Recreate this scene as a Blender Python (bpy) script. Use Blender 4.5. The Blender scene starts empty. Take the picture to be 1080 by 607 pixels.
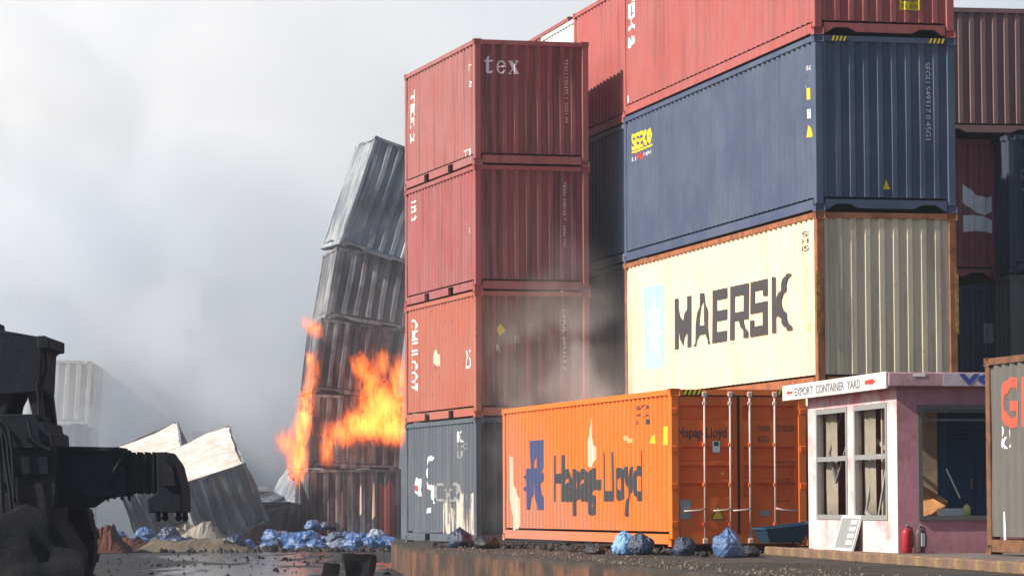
import bpy, bmesh, math, random
from mathutils import Vector, Matrix, noise, Euler
R = math.radians
random.seed(7)
S = bpy.context.scene
COL = S.collection

# ------------------------------------------------------------------ camera, sky, sun, exposure
CAM_Z = 1.4
cam = bpy.data.cameras.new('camera'); camo = bpy.data.objects.new('camera', cam); COL.objects.link(camo)
cam.sensor_width = 36.0; cam.lens = 3544.7 * 36.0 / 1080.0
cam.clip_start = 0.5; cam.clip_end = 6000
camo.matrix_world = Matrix.Translation((0, 0, CAM_Z)) @ Matrix.Rotation(math.pi / 2 + 0.0642, 4, 'X') @ Matrix.Rotation(-0.0039, 4, 'Z')
S.camera = camo

SUN_EL = R(36); SUN_AZ = Vector((-0.954, -0.30, 0)).normalized()     # towards the sun: from the left
world = bpy.data.worlds.new('World'); S.world = world; world.use_nodes = True
wn = world.node_tree.nodes; wl = world.node_tree.links
bg = wn['Background']
sky = wn.new('ShaderNodeTexSky'); sky.sky_type = 'NISHITA'; sky.sun_disc = False
sky.sun_elevation = SUN_EL; sky.sun_rotation = math.atan2(SUN_AZ.x, SUN_AZ.y)
sky.air_density = 1.0; sky.dust_density = 0.7; sky.ozone_density = 1.0
wl.new(sky.outputs[0], bg.inputs[0]); bg.inputs[1].default_value = 0.088
sun = bpy.data.lights.new('sun', 'SUN'); suno = bpy.data.objects.new('sun', sun); COL.objects.link(suno)
sun.energy = 5.0; sun.angle = R(0.8); sun.color = (1.0, 0.92, 0.81)
sd = Vector((SUN_AZ.x * math.cos(SUN_EL), SUN_AZ.y * math.cos(SUN_EL), math.sin(SUN_EL)))
suno.rotation_euler = sd.to_track_quat('Z', 'Y').to_euler(); suno.location = sd * 50
S.view_settings.view_transform = 'Standard'; S.view_settings.look = 'None'
S.view_settings.exposure = 0.52; S.view_settings.gamma = 1.0
S.cycles.volume_bounces = 7; S.cycles.max_bounces = 10; S.cycles.transparent_max_bounces = 16
S.cycles.volume_step_rate = 1.6; S.cycles.use_denoising = True

# ------------------------------------------------------------------ materials
MATS = {}
class NT:
    def __init__(s, name):
        s.m = bpy.data.materials.new(name); s.m.use_nodes = True
        s.n = s.m.node_tree.nodes; s.l = s.m.node_tree.links; s.n.clear()
        s.out = s.n.new('ShaderNodeOutputMaterial')
        s.tc = s.n.new('ShaderNodeTexCoord')
    def new(s, t, **kw):
        x = s.n.new(t)
        for k, v in kw.items(): setattr(x, k, v)
        return x
    def map(s, scale, loc=(0, 0, 0), src='Object'):
        mp = s.new('ShaderNodeMapping'); mp.inputs['Scale'].default_value = scale; mp.inputs['Location'].default_value = loc
        s.l.new(s.tc.outputs[src], mp.inputs[0]); return mp.outputs[0]
    def noise(s, vec, scale, detail=5, rough=0.6, dist=0.0):
        t = s.new('ShaderNodeTexNoise'); t.inputs['Scale'].default_value = scale; t.inputs['Detail'].default_value = detail
        t.inputs['Roughness'].default_value = rough; t.inputs['Distortion'].default_value = dist
        s.l.new(vec, t.inputs['Vector']); return t.outputs[0]
    def ramp(s, fac, a, b, ca=(0, 0, 0, 1), cb=(1, 1, 1, 1)):
        r = s.new('ShaderNodeValToRGB'); r.color_ramp.elements[0].position = a; r.color_ramp.elements[1].position = b
        r.color_ramp.elements[0].color = ca; r.color_ramp.elements[1].color = cb
        s.l.new(fac, r.inputs[0]); return r.outputs[0]
    def mix(s, fac, a, b, mode='MIX'):
        x = s.new('ShaderNodeMixRGB'); x.blend_type = mode
        for i, v in ((0, fac), (1, a), (2, b)):
            if isinstance(v, (int, float)): x.inputs[i].default_value = v
            elif isinstance(v, tuple): x.inputs[i].default_value = (*v[:3], 1)
            else: s.l.new(v, x.inputs[i])
        return x.outputs[0]
    def math(s, op, a, b=None, clamp=False):
        x = s.new('ShaderNodeMath', operation=op); x.use_clamp = clamp
        for i, v in ((0, a), (1, b)):
            if v is None: continue
            if isinstance(v, (int, float)): x.inputs[i].default_value = v
            else: s.l.new(v, x.inputs[i])
        return x.outputs[0]
    def principled(s, col, rough=0.6, bump=None, bump_d=0.01, spec=0.3, metal=0.0):
        p = s.new('ShaderNodeBsdfPrincipled')
        if isinstance(col, tuple): p.inputs['Base Color'].default_value = (*col[:3], 1)
        else: s.l.new(col, p.inputs['Base Color'])
        if isinstance(rough, (int, float)): p.inputs['Roughness'].default_value = rough
        else: s.l.new(rough, p.inputs['Roughness'])
        p.inputs['Specular IOR Level'].default_value = spec; p.inputs['Metallic'].default_value = metal
        if bump is not None:
            b = s.new('ShaderNodeBump'); b.inputs['Distance'].default_value = bump_d; b.inputs['Strength'].default_value = 0.6
            s.l.new(bump, b.inputs['Height']); s.l.new(b.outputs[0], p.inputs['Normal'])
        s.l.new(p.outputs[0], s.out.inputs['Surface']); return p

def paint(name, col, rust=0.35, streak=0.5, fade=0.35, rough=0.55, seed=0.0, rustcol=(0.13, 0.05, 0.022), fadecol=None, dirt=(0.05, 0.04, 0.035), dirt_amt=0.35):
    """weathered container paint: faded patches, vertical dirt streaks, rust spots"""
    if name in MATS: return MATS[name]
    t = NT(name)
    v = t.map((1, 1, 1), (seed * 7.3, seed * 3.1, seed * 5.7))
    vs = t.map((5.5, 5.5, 0.28), (seed * 3.3, seed, seed * 2))
    fc = fadecol or tuple(min(1, c * 0.75 + 0.16 * (0.3 + sum(col) / 3)) for c in col)
    c = t.mix(t.math('MULTIPLY', t.ramp(t.noise(v, 0.9, 6, 0.62), 0.38, 0.72), fade), col, fc)
    c = t.mix(t.math('MULTIPLY', t.ramp(t.noise(v, 3.1, 4, 0.6), 0.45, 0.75), 0.22), c, tuple(x * 0.62 for x in col))
    c = t.mix(t.math('MULTIPLY', t.ramp(t.noise(vs, 1.0, 5, 0.65), 0.50, 0.78), streak * dirt_amt * 2), c, dirt)
    # rust: spots plus streaks that run down
    rm = t.math('MULTIPLY', t.ramp(t.noise(v, 6.5, 8, 0.72, 0.4), 0.66 - 0.16 * rust, 0.72 - 0.14 * rust), min(1, rust * 1.6))
    c = t.mix(rm, c, rustcol)
    rs = t.math('MULTIPLY', t.ramp(t.noise(t.map((9, 9, 0.5), (seed * 11, 0, seed)), 1.0, 6, 0.7), 0.66 - 0.1 * rust, 0.80), rust)
    c = t.mix(rs, c, tuple(x * 1.6 for x in rustcol))
    rr = t.mix(t.noise(v, 4.0, 4), (rough - 0.12,) * 3, (rough + 0.2,) * 3)
    t.principled(c, rr, t.noise(v, 14, 5, 0.7), 0.006)
    MATS[name] = t.m; return t.m

def rusty(name, col, col2, amt=0.5, rough=0.8, seed=0.0, scale=4.0, bump=0.01):
    """two-tone mottled surface"""
    if name in MATS: return MATS[name]
    t = NT(name); v = t.map((1, 1, 1), (seed * 5, seed * 9, seed))
    c = t.mix(t.ramp(t.noise(v, scale, 8, 0.7, 0.3), 0.55 - amt * 0.3, 0.75 - amt * 0.25), col, col2)
    c = t.mix(t.math('MULTIPLY', t.noise(v, scale * 5, 4, 0.7), 0.5), c, tuple(x * 0.5 for x in col))
    t.principled(c, rough, t.noise(v, scale * 6, 6, 0.7), bump)
    MATS[name] = t.m; return t.m

def burnt(name, dark, ash, rustc, ash_amt=0.5, seed=0.0):
    """fire-stripped corrugated steel: soot, pale ash streaks and fresh rust"""
    if name in MATS: return MATS[name]
    t = NT(name); v = t.map((1, 1, 1), (seed * 3, seed * 5, seed * 7)); vs = t.map((3.2, 3.2, 0.3), (seed, seed * 2, seed * 3))
    c = t.mix(t.ramp(t.noise(vs, 1.0, 6, 0.65), 0.62 - 0.3 * ash_amt, 0.74 - 0.2 * ash_amt), dark, ash)
    c = t.mix(t.ramp(t.noise(v, 0.55, 5, 0.6), 0.40, 0.62), c, dark)
    c = t.mix(t.math('MULTIPLY', t.ramp(t.noise(v, 1.6, 7, 0.7), 0.52, 0.66), 0.65), c, rustc)
    t.principled(c, 0.8, t.noise(v, 9, 6, 0.7), 0.02, 0.2)
    MATS[name] = t.m; return t.m

def ink(name, col, wear=0.3, rough=0.6):
    """painted marking, worn through in places"""
    if name in MATS: return MATS[name]
    t = NT(name); v = t.map((1, 1, 1))
    c = t.mix(t.noise(v, 3.0, 5), tuple(x * 0.8 for x in col), tuple(min(1, x * 1.15) for x in col))
    p = t.principled(c, rough)
    tr = t.new('ShaderNodeBsdfTransparent'); ms = t.new('ShaderNodeMixShader')
    t.l.new(t.ramp(t.noise(v, 7.0, 8, 0.75), 0.74 - 0.25 * wear, 0.76 - 0.22 * wear), ms.inputs[0])
    t.l.new(p.outputs[0], ms.inputs[1]); t.l.new(tr.outputs[0], ms.inputs[2]); t.l.new(ms.outputs[0], t.out.inputs['Surface'])
    MATS[name] = t.m; return t.m

def plain(name, col, rough=0.6, var=0.3, scale=6, metal=0.0, spec=0.3, bump=0.004):
    if name in MATS: return MATS[name]
    t = NT(name); v = t.map((1, 1, 1))
    c = t.mix(t.noise(v, scale, 6, 0.65), tuple(x * (1 - var) for x in col), tuple(min(1, x * (1 + var)) for x in col))
    t.principled(c, rough, t.noise(v, scale * 4, 5), bump, spec, metal)
    MATS[name] = t.m; return t.m

# ------------------------------------------------------------------ mesh helpers
def link(name, bm, mat, parent=None, smooth=False):
    me = bpy.data.meshes.new(name)
    bmesh.ops.recalc_face_normals(bm, faces=bm.faces[:])
    bm.to_mesh(me); bm.free()
    if smooth:
        for p in me.polygons: p.use_smooth = True
    o = bpy.data.objects.new(name, me); COL.objects.link(o)
    if mat is not None: me.materials.append(mat)
    if parent is not None: o.parent = parent
    return o
def tag(o, label=None, cat=None, group=None, kind=None):
    if label: o['label'] = label
    if cat: o['category'] = cat
    if group: o['group'] = group
    if kind: o['kind'] = kind
    return o
def empty(name, loc, rz=0.0, rot=None):
    o = bpy.data.objects.new(name, None); COL.objects.link(o)
    o.empty_display_size = 0.3
    o.location = loc; o.rotation_euler = rot if rot is not None else (0, 0, rz)
    return o
def box(bm, x0, x1, y0, y1, z0, z1):
    vs = [bm.verts.new(p) for p in ((x0, y0, z0), (x1, y0, z0), (x1, y1, z0), (x0, y1, z0), (x0, y0, z1), (x1, y0, z1), (x1, y1, z1), (x0, y1, z1))]
    for f in ((0, 3, 2, 1), (4, 5, 6, 7), (0, 1, 5, 4), (1, 2, 6, 5), (2, 3, 7, 6), (3, 0, 4, 7)): bm.faces.new([vs[i] for i in f])
    return vs
def bevel(bm, w=0.01, seg=1):
    bmesh.ops.bevel(bm, geom=bm.edges[:], offset=w, segments=seg, affect='EDGES', clamp_overlap=True)
def prism(bm, poly, axis, a, b):
    """extrude a 2D polygon along an axis; poly in the other two axes (cyclic order x,y,z)"""
    def P(u, v, w):
        return {'x': (w, u, v), 'y': (u, w, v), 'z': (u, v, w)}[axis]
    lo = [bm.verts.new(P(u, v, a)) for u, v in poly]; hi = [bm.verts.new(P(u, v, b)) for u, v in poly]
    bm.faces.new(lo[::-1]); bm.faces.new(hi)
    for i in range(len(poly)):
        j = (i + 1) % len(poly); bm.faces.new((lo[i], lo[j], hi[j], hi[i]))
def tube(bm, pts, r, seg=8, cap=True):
    pts = [Vector(p) for p in pts]; rings = []
    for i, p in enumerate(pts):
        d = (pts[min(i + 1, len(pts) - 1)] - pts[max(i - 1, 0)]).normalized()
        q = d.to_track_quat('Z', 'Y'); rr = r[i] if isinstance(r, (list, tuple)) else r
        rings.append([bm.verts.new(p + q @ Vector((math.cos(a) * rr, math.sin(a) * rr, 0))) for a in (2 * math.pi * k / seg for k in range(seg))])
    for a, b in zip(rings, rings[1:]):
        for k in range(seg): bm.faces.new((a[k], a[(k + 1) % seg], b[(k + 1) % seg], b[k]))
    if cap: bm.faces.new(rings[0][::-1]); bm.faces.new(rings[-1])
def lathe(bm, prof, seg=16, axis='z', at=(0, 0, 0)):
    rings = []
    for r, h in prof:
        ring = []
        for k in range(seg):
            a = 2 * math.pi * k / seg; u, v = math.cos(a) * r, math.sin(a) * r
            p = {'z': (u, v, h), 'y': (u, h, v), 'x': (h, u, v)}[axis]
            ring.append(bm.verts.new(Vector(p) + Vector(at)))
        rings.append(ring)
    for a, b in zip(rings, rings[1:]):
        for k in range(seg): bm.faces.new((a[k], a[(k + 1) % seg], b[(k + 1) % seg], b[k]))
    if prof[0][0] > 1e-4: bm.faces.new(rings[0][::-1])
    if prof[-1][0] > 1e-4: bm.faces.new(rings[-1])

def text_mesh(body, bold=0.0, res=3):
    """glyph outlines of the built-in font as a flat bmesh, fitted to the unit box (0..1, 0..1)"""
    cu = bpy.data.curves.new('lettering', 'FONT'); cu.body = body; cu.resolution_u = res; cu.offset = bold; cu.fill_mode = 'FRONT'
    ob = bpy.data.objects.new('lettering', cu); COL.objects.link(ob)
    me = bpy.data.meshes.new_from_object(ob.evaluated_get(bpy.context.evaluated_depsgraph_get()))
    bm = bmesh.new(); bm.from_mesh(me)
    bpy.data.objects.remove(ob); bpy.data.curves.remove(cu); bpy.data.meshes.remove(me)
    fit(bm); return bm
def fit(bm):
    xs = [v.co.x for v in bm.verts]; ys = [v.co.y for v in bm.verts]
    x0, x1, y0, y1 = min(xs), max(xs), min(ys), max(ys)
    for v in bm.verts: v.co = Vector(((v.co.x - x0) / (x1 - x0), (v.co.y - y0) / max(1e-6, y1 - y0), v.co.z))
def ragged(pts, n=5, amp=0.05, seed=0):
    r = random.Random(seed); out = []
    for i, (x, y) in enumerate(pts):
        X, Y = pts[(i + 1) % len(pts)]
        for k in range(n):
            f = k / n; j = amp * (1 if k else 0.5); out.append((x + (X - x) * f + r.uniform(-j, j), y + (Y - y) * f + r.uniform(-j, j)))
    return out
def crumple(c, amp, freq, seed):
    """buckle a whole container: one smooth random field moves every part alike"""
    for ch in c.root.children:
        for v in ch.data.vertices:
            p = v.co * freq + Vector((seed, seed * 2, seed * 3))
            d = noise.noise_vector(p) * amp + noise.noise_vector(p * 2.7) * amp * 0.4
            v.co += d * min(1.0, max(0.0, v.co.z) / 0.6 + 0.25)
def poly_mesh(polys):
    bm = bmesh.new()
    for i, poly in enumerate(polys): bm.faces.new([bm.verts.new((x, y, i * 0.0006)) for x, y in poly])
    bmesh.ops.triangulate(bm, faces=[f for f in bm.faces if len(f.verts) > 4])
    return bm

# ------------------------------------------------------------------ shipping containers
class Box:
    """geometry record of one container, local frame: x across (0..W), y along (0..L), z up (0..H); near end at y = 0"""
    pass

def profile(length, pitch, depth, margin):
    n = max(1, round((length - 2 * margin) / pitch)); p = (length - 2 * margin) / n; u = margin; out = [(u, 0.0)]
    for i in range(n):
        out += [(u + p * 0.34, 0.0), (u + p * 0.49, depth), (u + p * 0.85, depth), (u + p, 0.0)]; u += p
    return out
def prof_at(prof, u):
    for (a, da), (b, db) in zip(prof, prof[1:]):
        if a <= u <= b: return da + (db - da) * (u - a) / max(1e-9, b - a)
    return prof[0][1] if u < prof[0][0] else prof[-1][1]

def container(name, label, loc, yaw, L, W, H, mat, rail=None, group=None, pitch=0.278, depth=0.036, epitch=0.25, edepth=0.052, doors=False, pockets=False, dent=0.022, seed=0, rot=None, simple=False, roofmat=None, endmat=None):
    root = empty(name, loc, yaw, rot); tag(root, label, 'container', group)
    rail = rail or mat; c = Box(); c.root = root; c.L, c.W, c.H = L, W, H; c.mat = mat
    rows = [0.235 + (H - 0.325) * k / 8 for k in range(9)] if not simple else [0.235, H * 0.5, H - 0.09]
    c.rows = rows
    c.sp = profile(L, pitch, depth, 0.13); c.ep = profile(W, epitch, edepth, 0.13)
    def dn(face, u, z):
        e = min(1, (z - 0.16) / 0.4, (H - 0.09 - z) / 0.4)
        return dent * max(0, e) * noise.noise(Vector((u * 0.55 + seed * 13.1, z * 0.7, face * 9.7 + seed)))
    c.dn = dn
    def grid(prof, face, fn, nm, m):
        bm = bmesh.new(); g = [[bm.verts.new(fn(u, z, o + dn(face, u, z))) for z in rows] for u, o in prof]
        for a, b in zip(g, g[1:]):
            for k in range(len(rows) - 1): bm.faces.new((a[k], b[k], b[k + 1], a[k + 1]))
        return link(nm, bm, m, root)
    c.side = lambda u, z, d: Vector((0.022 + d, u, z))
    c.end = lambda u, z, d: Vector((u, 0.03 + d, z))
    grid(c.sp, 0, c.side, 'side_wall', mat)
    grid(c.sp, 1, lambda u, z, d: Vector((W - 0.022 - d, u, z)), 'side_wall', mat)
    if not doors: grid(c.ep, 2, c.end, 'end_wall', endmat or mat)
    grid(c.ep, 3, lambda u, z, d: Vector((u, L - 0.03 - d, z)), 'end_wall', mat)
    # roof with shallow cross ribs
    bm = bmesh.new(); rp = profile(L, pitch * 1.3, 0.02, 0.1)
    g = [[bm.verts.new((x, u, H - 0.02 - o + dent * 1.2 * noise.noise(Vector((u, x, seed + 3.3))))) for x in (0.05, W * 0.35, W * 0.65, W - 0.05)] for u, o in rp]
    for a, b in zip(g, g[1:]):
        for k in range(3): bm.faces.new((a[k], a[k + 1], b[k + 1], b[k]))
    link('roof', bm, roofmat or mat, root)
    bm = bmesh.new(); box(bm, 0.08, W - 0.08, 0.1, L - 0.1, 0.13, 0.15); link('floor', bm, M_dark, root)
    # frame
    for sx in (0, 1):
        X = lambda a: a if sx == 0 else W - a
        for y0, y1 in ((0.012, 0.15), (L - 0.15, L - 0.012)):
            bm = bmesh.new(); box(bm, min(X(0.010), X(0.145)), max(X(0.010), X(0.145)), y0, y1, 0.112, H - 0.112)
            if not simple: bevel(bm, 0.012, 1)
            link('corner_post', bm, rail, root)
        bm = bmesh.new(); box(bm, min(X(0.004), X(0.07)), max(X(0.004), X(0.07)), 0.17, L - 0.17, H - 0.098, H - 0.012); link('top_rail', bm, rail, root)
        bm = bmesh.new(); a, b = min(X(0.008), X(0.06)), max(X(0.008), X(0.06))
        if pockets:
            m = L / 2; hs = [(m - 1.025 - 0.21, m - 1.025 + 0.21), (m + 1.025 - 0.21, m + 1.025 + 0.21)]
            cuts = [0.17, hs[0][0], hs[0][1], hs[1][0], hs[1][1], L - 0.17]
            for k in (0, 2, 4): box(bm, a, b, cuts[k], cuts[k + 1], 0.035, 0.195)
            for k in (1, 3): box(bm, a, b, cuts[k], cuts[k + 1], 0.182, 0.195)
        else: box(bm, a, b, 0.17, L - 0.17, 0.035, 0.195)
        link('bottom_rail', bm, rail, root)
    for y, s in ((0.0, 1), (L, -1)):
        bm = bmesh.new(); ya, yb = sorted((y + s * 0.012, y + s * 0.09)); box(bm, 0.17, W - 0.17, ya, yb, H - 0.105, H - 0.014); link('top_sill', bm, rail, root)
        bm = bmesh.new(); ya, yb = sorted((y + s * 0.016, y + s * 0.10))
        if pockets or doors: box(bm, 0.17, W - 0.17, ya, yb, 0.035, 0.195)
        else:
            q = W / 2
            prism(bm, [(0.17, 0.03), (0.22, 0.03), (0.36, 0.12), (q - 0.62, 0.12), (q - 0.48, 0.05), (q + 0.48, 0.05), (q + 0.62, 0.12), (W - 0.36, 0.12), (W - 0.22, 0.03), (W - 0.17, 0.03), (W - 0.17, 0.195), (0.17, 0.195)], 'y', ya, yb)
        link('bottom_sill', bm, rail, root)
    for x in (0, 1):
        for y in (0, 1):
            for z in (0, 1):
                bm = bmesh.new()
                x0, x1 = (0, 0.162) if not x else (W - 0.162, W); y0, y1 = (0, 0.178) if not y else (L - 0.178, L); z0, z1 = (0, 0.116) if not z else (H - 0.116, H)
                box(bm, x0, x1, y0, y1, z0, z1)
                if not simple:
                    bmesh.ops.recalc_face_normals(bm, faces=bm.faces[:])       # lock openings
                    bmesh.ops.inset_individual(bm, faces=bm.faces[:], thickness=0.034, depth=-0.028)
                link('corner_casting', bm, rail, root)
    return c

def stick(c, face, bm, u0, u1, z0, z1, mat, name='lettering', proud=0.006, rotate=False, label=None, shear=0.0, letters=False):
    """lay a flat unit shape on a corrugated face so that it follows every fold.
    side: u runs away from the near end, so text reads from u0 (larger, far) to u1 (near); end: u runs left to right"""
    if letters:                              # every letter a part of its own
        seen = {}; isl = []
        for f in bm.faces:
            if f in seen: continue
            st = [f]; seen[f] = len(isl); cur = []
            while st:
                q = st.pop(); cur.append(q)
                for e in q.edges:
                    for g_ in e.link_faces:
                        if g_ not in seen: seen[g_] = len(isl); st.append(g_)
            xs_ = [v.co.x for q in cur for v in q.verts]; isl.append([min(xs_), max(xs_), cur])
        isl.sort(key=lambda q: q[0]); grp = []
        for a, b, fs in isl:
            if grp and a < grp[-1][1] - 0.004: grp[-1][1] = max(grp[-1][1], b); grp[-1][2] += fs
            else: grp.append([a, b, fs])
        for a, b, fs in grp:
            nb = bmesh.new(); mp = {}
            for f in fs: nb.faces.new([mp.setdefault(v, None) or mp.__setitem__(v, nb.verts.new(v.co)) or mp[v] for v in f.verts])
            stick(c, face, nb, u0, u1, z0, z1, mat, 'letter', proud, rotate, label, shear)
        bm.free(); return
    for v in bm.verts:
        a, b = v.co.x, v.co.y
        if rotate: a, b = b, 1 - a          # reads downwards
        a += shear * b
        v.co = Vector((u0 + (u1 - u0) * a, z0 + (z1 - z0) * b, v.co.z))
    lo, hi = min(u0, u1), max(u0, u1)
    prof = c.sp if face == 'side' else c.ep
    for u, _ in prof:
        if lo - 0.6 < u < hi + 0.6: bmesh.ops.bisect_plane(bm, geom=bm.verts[:] + bm.edges[:] + bm.faces[:], plane_co=(u, 0, 0), plane_no=(1, 0, 0))
    for z in c.rows:
        if z0 - 0.1 < z < z1 + 0.1: bmesh.ops.bisect_plane(bm, geom=bm.verts[:] + bm.edges[:] + bm.faces[:], plane_co=(0, z, 0), plane_no=(0, 1, 0))
    fn, fi = (c.side, 0) if face == 'side' else (c.end, 2)
    for v in bm.verts:
        u, z = v.co.x, v.co.y
        p = fn(u, z, prof_at(prof, u) + c.dn(fi, u, z))
        if face == 'side': p.x -= proud + v.co.z
        else: p.y -= proud + v.co.z
        v.co = p
    o = link(name, bm, mat, c.root)
    if label: o['label'] = label
    return o
def flat_end(parent, bm, u0, u1, z0, z1, y, mat, name='lettering', rotate=False):
    """flat marking on a plane facing the near end (-y) of a parent"""
    for v in bm.verts:
        a, b = v.co.x, v.co.y
        if rotate: a, b = b, 1 - a
        v.co = Vector((u0 + (u1 - u0) * a, y, z0 + (z1 - z0) * b))
    return link(name, bm, mat, parent)

M_dark = plain('dark underside', (0.02, 0.02, 0.02), 0.9)
M_red = paint('oxide red paint', (0.37, 0.12, 0.108), 0.32, 0.85, 0.7, seed=1, dirt=(0.11, 0.06, 0.05), dirt_amt=0.45)
M_red2 = paint('crimson red paint', (0.35, 0.09, 0.088), 0.3, 0.8, 0.65, seed=2, dirt=(0.10, 0.05, 0.045), dirt_amt=0.45)
M_brick = paint('brick red paint', (0.42, 0.115, 0.07), 0.4, 0.5, 0.45, seed=3, dirt=(0.10, 0.03, 0.02))
M_slate = paint('slate grey paint', (0.078, 0.092, 0.118), 0.25, 0.6, 0.4, seed=4, dirt=(0.25, 0.24, 0.22))
M_redtop = paint('signal red paint', (0.41, 0.10, 0.09), 0.2, 0.7, 0.6, seed=5)
M_navy = paint('navy blue paint', (0.060, 0.085, 0.150), 0.15, 0.7, 0.6, seed=6, fadecol=(0.125, 0.15, 0.205), dirt=(0.06, 0.065, 0.08))
M_cream = paint('cream white paint', (0.74, 0.63, 0.45), 0.20, 0.6, 0.45, seed=7, fadecol=(0.80, 0.72, 0.57), dirt=(0.42, 0.27, 0.14), dirt_amt=0.5, rustcol=(0.30, 0.12, 0.05))
M_creamrail = rusty('rusted orange frame', (0.42, 0.16, 0.07), (0.20, 0.075, 0.035), 0.5, 0.75, 7)
M_orange0 = paint('orange paint', (0.80, 0.21, 0.028), 0.12, 0.35, 0.3, seed=8, fadecol=(0.82, 0.26, 0.09), dirt=(0.35, 0.10, 0.04))
t = NT('orange paint bleached by heat'); v = t.map((1, 1, 1)); sep = t.new('ShaderNodeSeparateXYZ'); t.l.new(v, sep.inputs[0])
c = t.mix(t.math('MULTIPLY', t.ramp(t.noise(v, 0.8, 6, .62), .38, .72), .4), (0.78, 0.165, 0.016), (0.80, 0.205, 0.035))
vs = t.map((6.5, 6.5, .22)); c = t.mix(t.math('MULTIPLY', t.ramp(t.noise(vs, 1.0, 5, .65), .48, .78), .40), c, (0.42, 0.10, 0.03))
hm = t.math('ADD', t.math('ADD', t.math('MULTIPLY', sep.outputs[1], 0.062), t.math('MULTIPLY', sep.outputs[2], -0.26)), t.math('MULTIPLY', t.noise(v, 0.9, 6, .65), 0.9))
c = t.mix(t.math('MULTIPLY', t.ramp(hm, .42, .92), .9), c, (0.46, 0.19, 0.125))
c = t.mix(t.math('MULTIPLY', t.ramp(t.noise(t.map((8, 8, .35), (3, 1, 2)), 1.0, 6, .7), .60, .8), .5), c, (0.16, 0.07, 0.04))
rm = t.ramp(t.noise(v, 6, 8, .72, .4), .66, .70); c = t.mix(t.math('MULTIPLY', rm, .5), c, (0.16, 0.06, 0.03))
t.principled(c, t.mix(t.noise(v, 4, 4), (.45,) * 3, (.75,) * 3), t.noise(v, 14, 5, .7), .006); M_orange = t.m
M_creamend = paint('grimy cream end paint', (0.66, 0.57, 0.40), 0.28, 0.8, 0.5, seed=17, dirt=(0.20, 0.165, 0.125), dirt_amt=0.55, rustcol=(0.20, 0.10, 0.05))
M_rede = paint('sooty shaded red end paint', (0.30, 0.10, 0.10), 0.3, 1.0, 0.5, seed=31, dirt=(0.055, 0.038, 0.042), dirt_amt=0.7, fadecol=(0.30, 0.15, 0.15))  # tex stack ends: soot streaks, plus end shade put into a darker base
M_bricke = paint('sooty shaded brick end paint', (0.28, 0.10, 0.075), 0.45, 1.0, 0.5, seed=33, dirt=(0.05, 0.036, 0.033), dirt_amt=0.8, fadecol=(0.24, 0.14, 0.11))  # side brick red darkened to stand for end shade, with soot
M_slatee = paint('sooty shaded slate end paint', (0.055, 0.058, 0.068), 0.3, 1.0, 0.5, seed=34, dirt=(0.02, 0.018, 0.018), dirt_amt=0.8)  # side slate darkened to stand for end shade, with soot
M_brown = paint('brown red paint', (0.22, 0.12, 0.11), 0.2, 0.4, 0.4, seed=9)
M_white = paint('dusty white paint', (0.70, 0.68, 0.62), 0.2, 0.4, 0.3, seed=10)
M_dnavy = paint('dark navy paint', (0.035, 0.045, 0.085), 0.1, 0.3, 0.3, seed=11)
M_grey = paint('olive grey paint', (0.125, 0.12, 0.108), 0.25, 0.6, 0.4, seed=12, dirt=(0.10, 0.085, 0.07))
M_greyrail = rusty('brown rusted post', (0.24, 0.105, 0.05), (0.10, 0.055, 0.035), 0.5, 0.8, 12)
M_bluegrey = paint('blue grey paint', (0.12, 0.16, 0.21), 0.1, 0.4, 0.4, seed=13)
I_white = ink('white marking paint', (0.90, 0.89, 0.86), 0.15)
I_black = ink('charcoal marking paint', (0.055, 0.055, 0.06), 0.2)
I_yellow = ink('yellow marking paint', (0.80, 0.60, 0.03), 0.2)
I_red = ink('red marking paint', (0.62, 0.05, 0.03), 0.2)
I_blue = ink('blue marking paint', (0.06, 0.075, 0.18), 0.4)
I_sky = ink('pale blue marking paint', (0.36, 0.66, 0.74), 0.15)
I_green = ink('green marking paint', (0.02, 0.16, 0.08), 0.2)
I_grey = ink('grey marking paint', (0.30, 0.31, 0.30), 0.2)
I_bare = ink('bare scorched primer', (0.66, 0.54, 0.42), 0.45)
t = NT('scorched streaks'); v = t.map((4.0, 4.0, 0.5))
p = t.principled(t.mix(t.noise(v, 2.0, 5), (0.42, 0.32, 0.25), (0.80, 0.72, 0.62)), 0.8); tr = t.new('ShaderNodeBsdfTransparent'); ms = t.new('ShaderNodeMixShader')
t.l.new(t.ramp(t.noise(v, 1.0, 6, 0.7), 0.47, 0.56), ms.inputs[0]); t.l.new(tr.outputs[0], ms.inputs[1]); t.l.new(p.outputs[0], ms.inputs[2]); t.l.new(ms.outputs[0], t.out.inputs['Surface']); I_scorch = t.m
I_vermil = ink('vermilion marking paint', (0.58, 0.10, 0.06), 0.5)

TEX = (-0.7506, 67.885); TYAW = 0.2699; SEA = (4.9502, 54.515); SYAW = 0.2264; ORA = (2.521, 53.66); OYAW = 0.2402
def along(p, yaw, s, r=0.0):       # point s metres back along a row and r metres to its right
    return (p[0] - math.sin(yaw) * s + math.cos(yaw) * r, p[1] + math.cos(yaw) * s + math.sin(yaw) * r)

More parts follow.
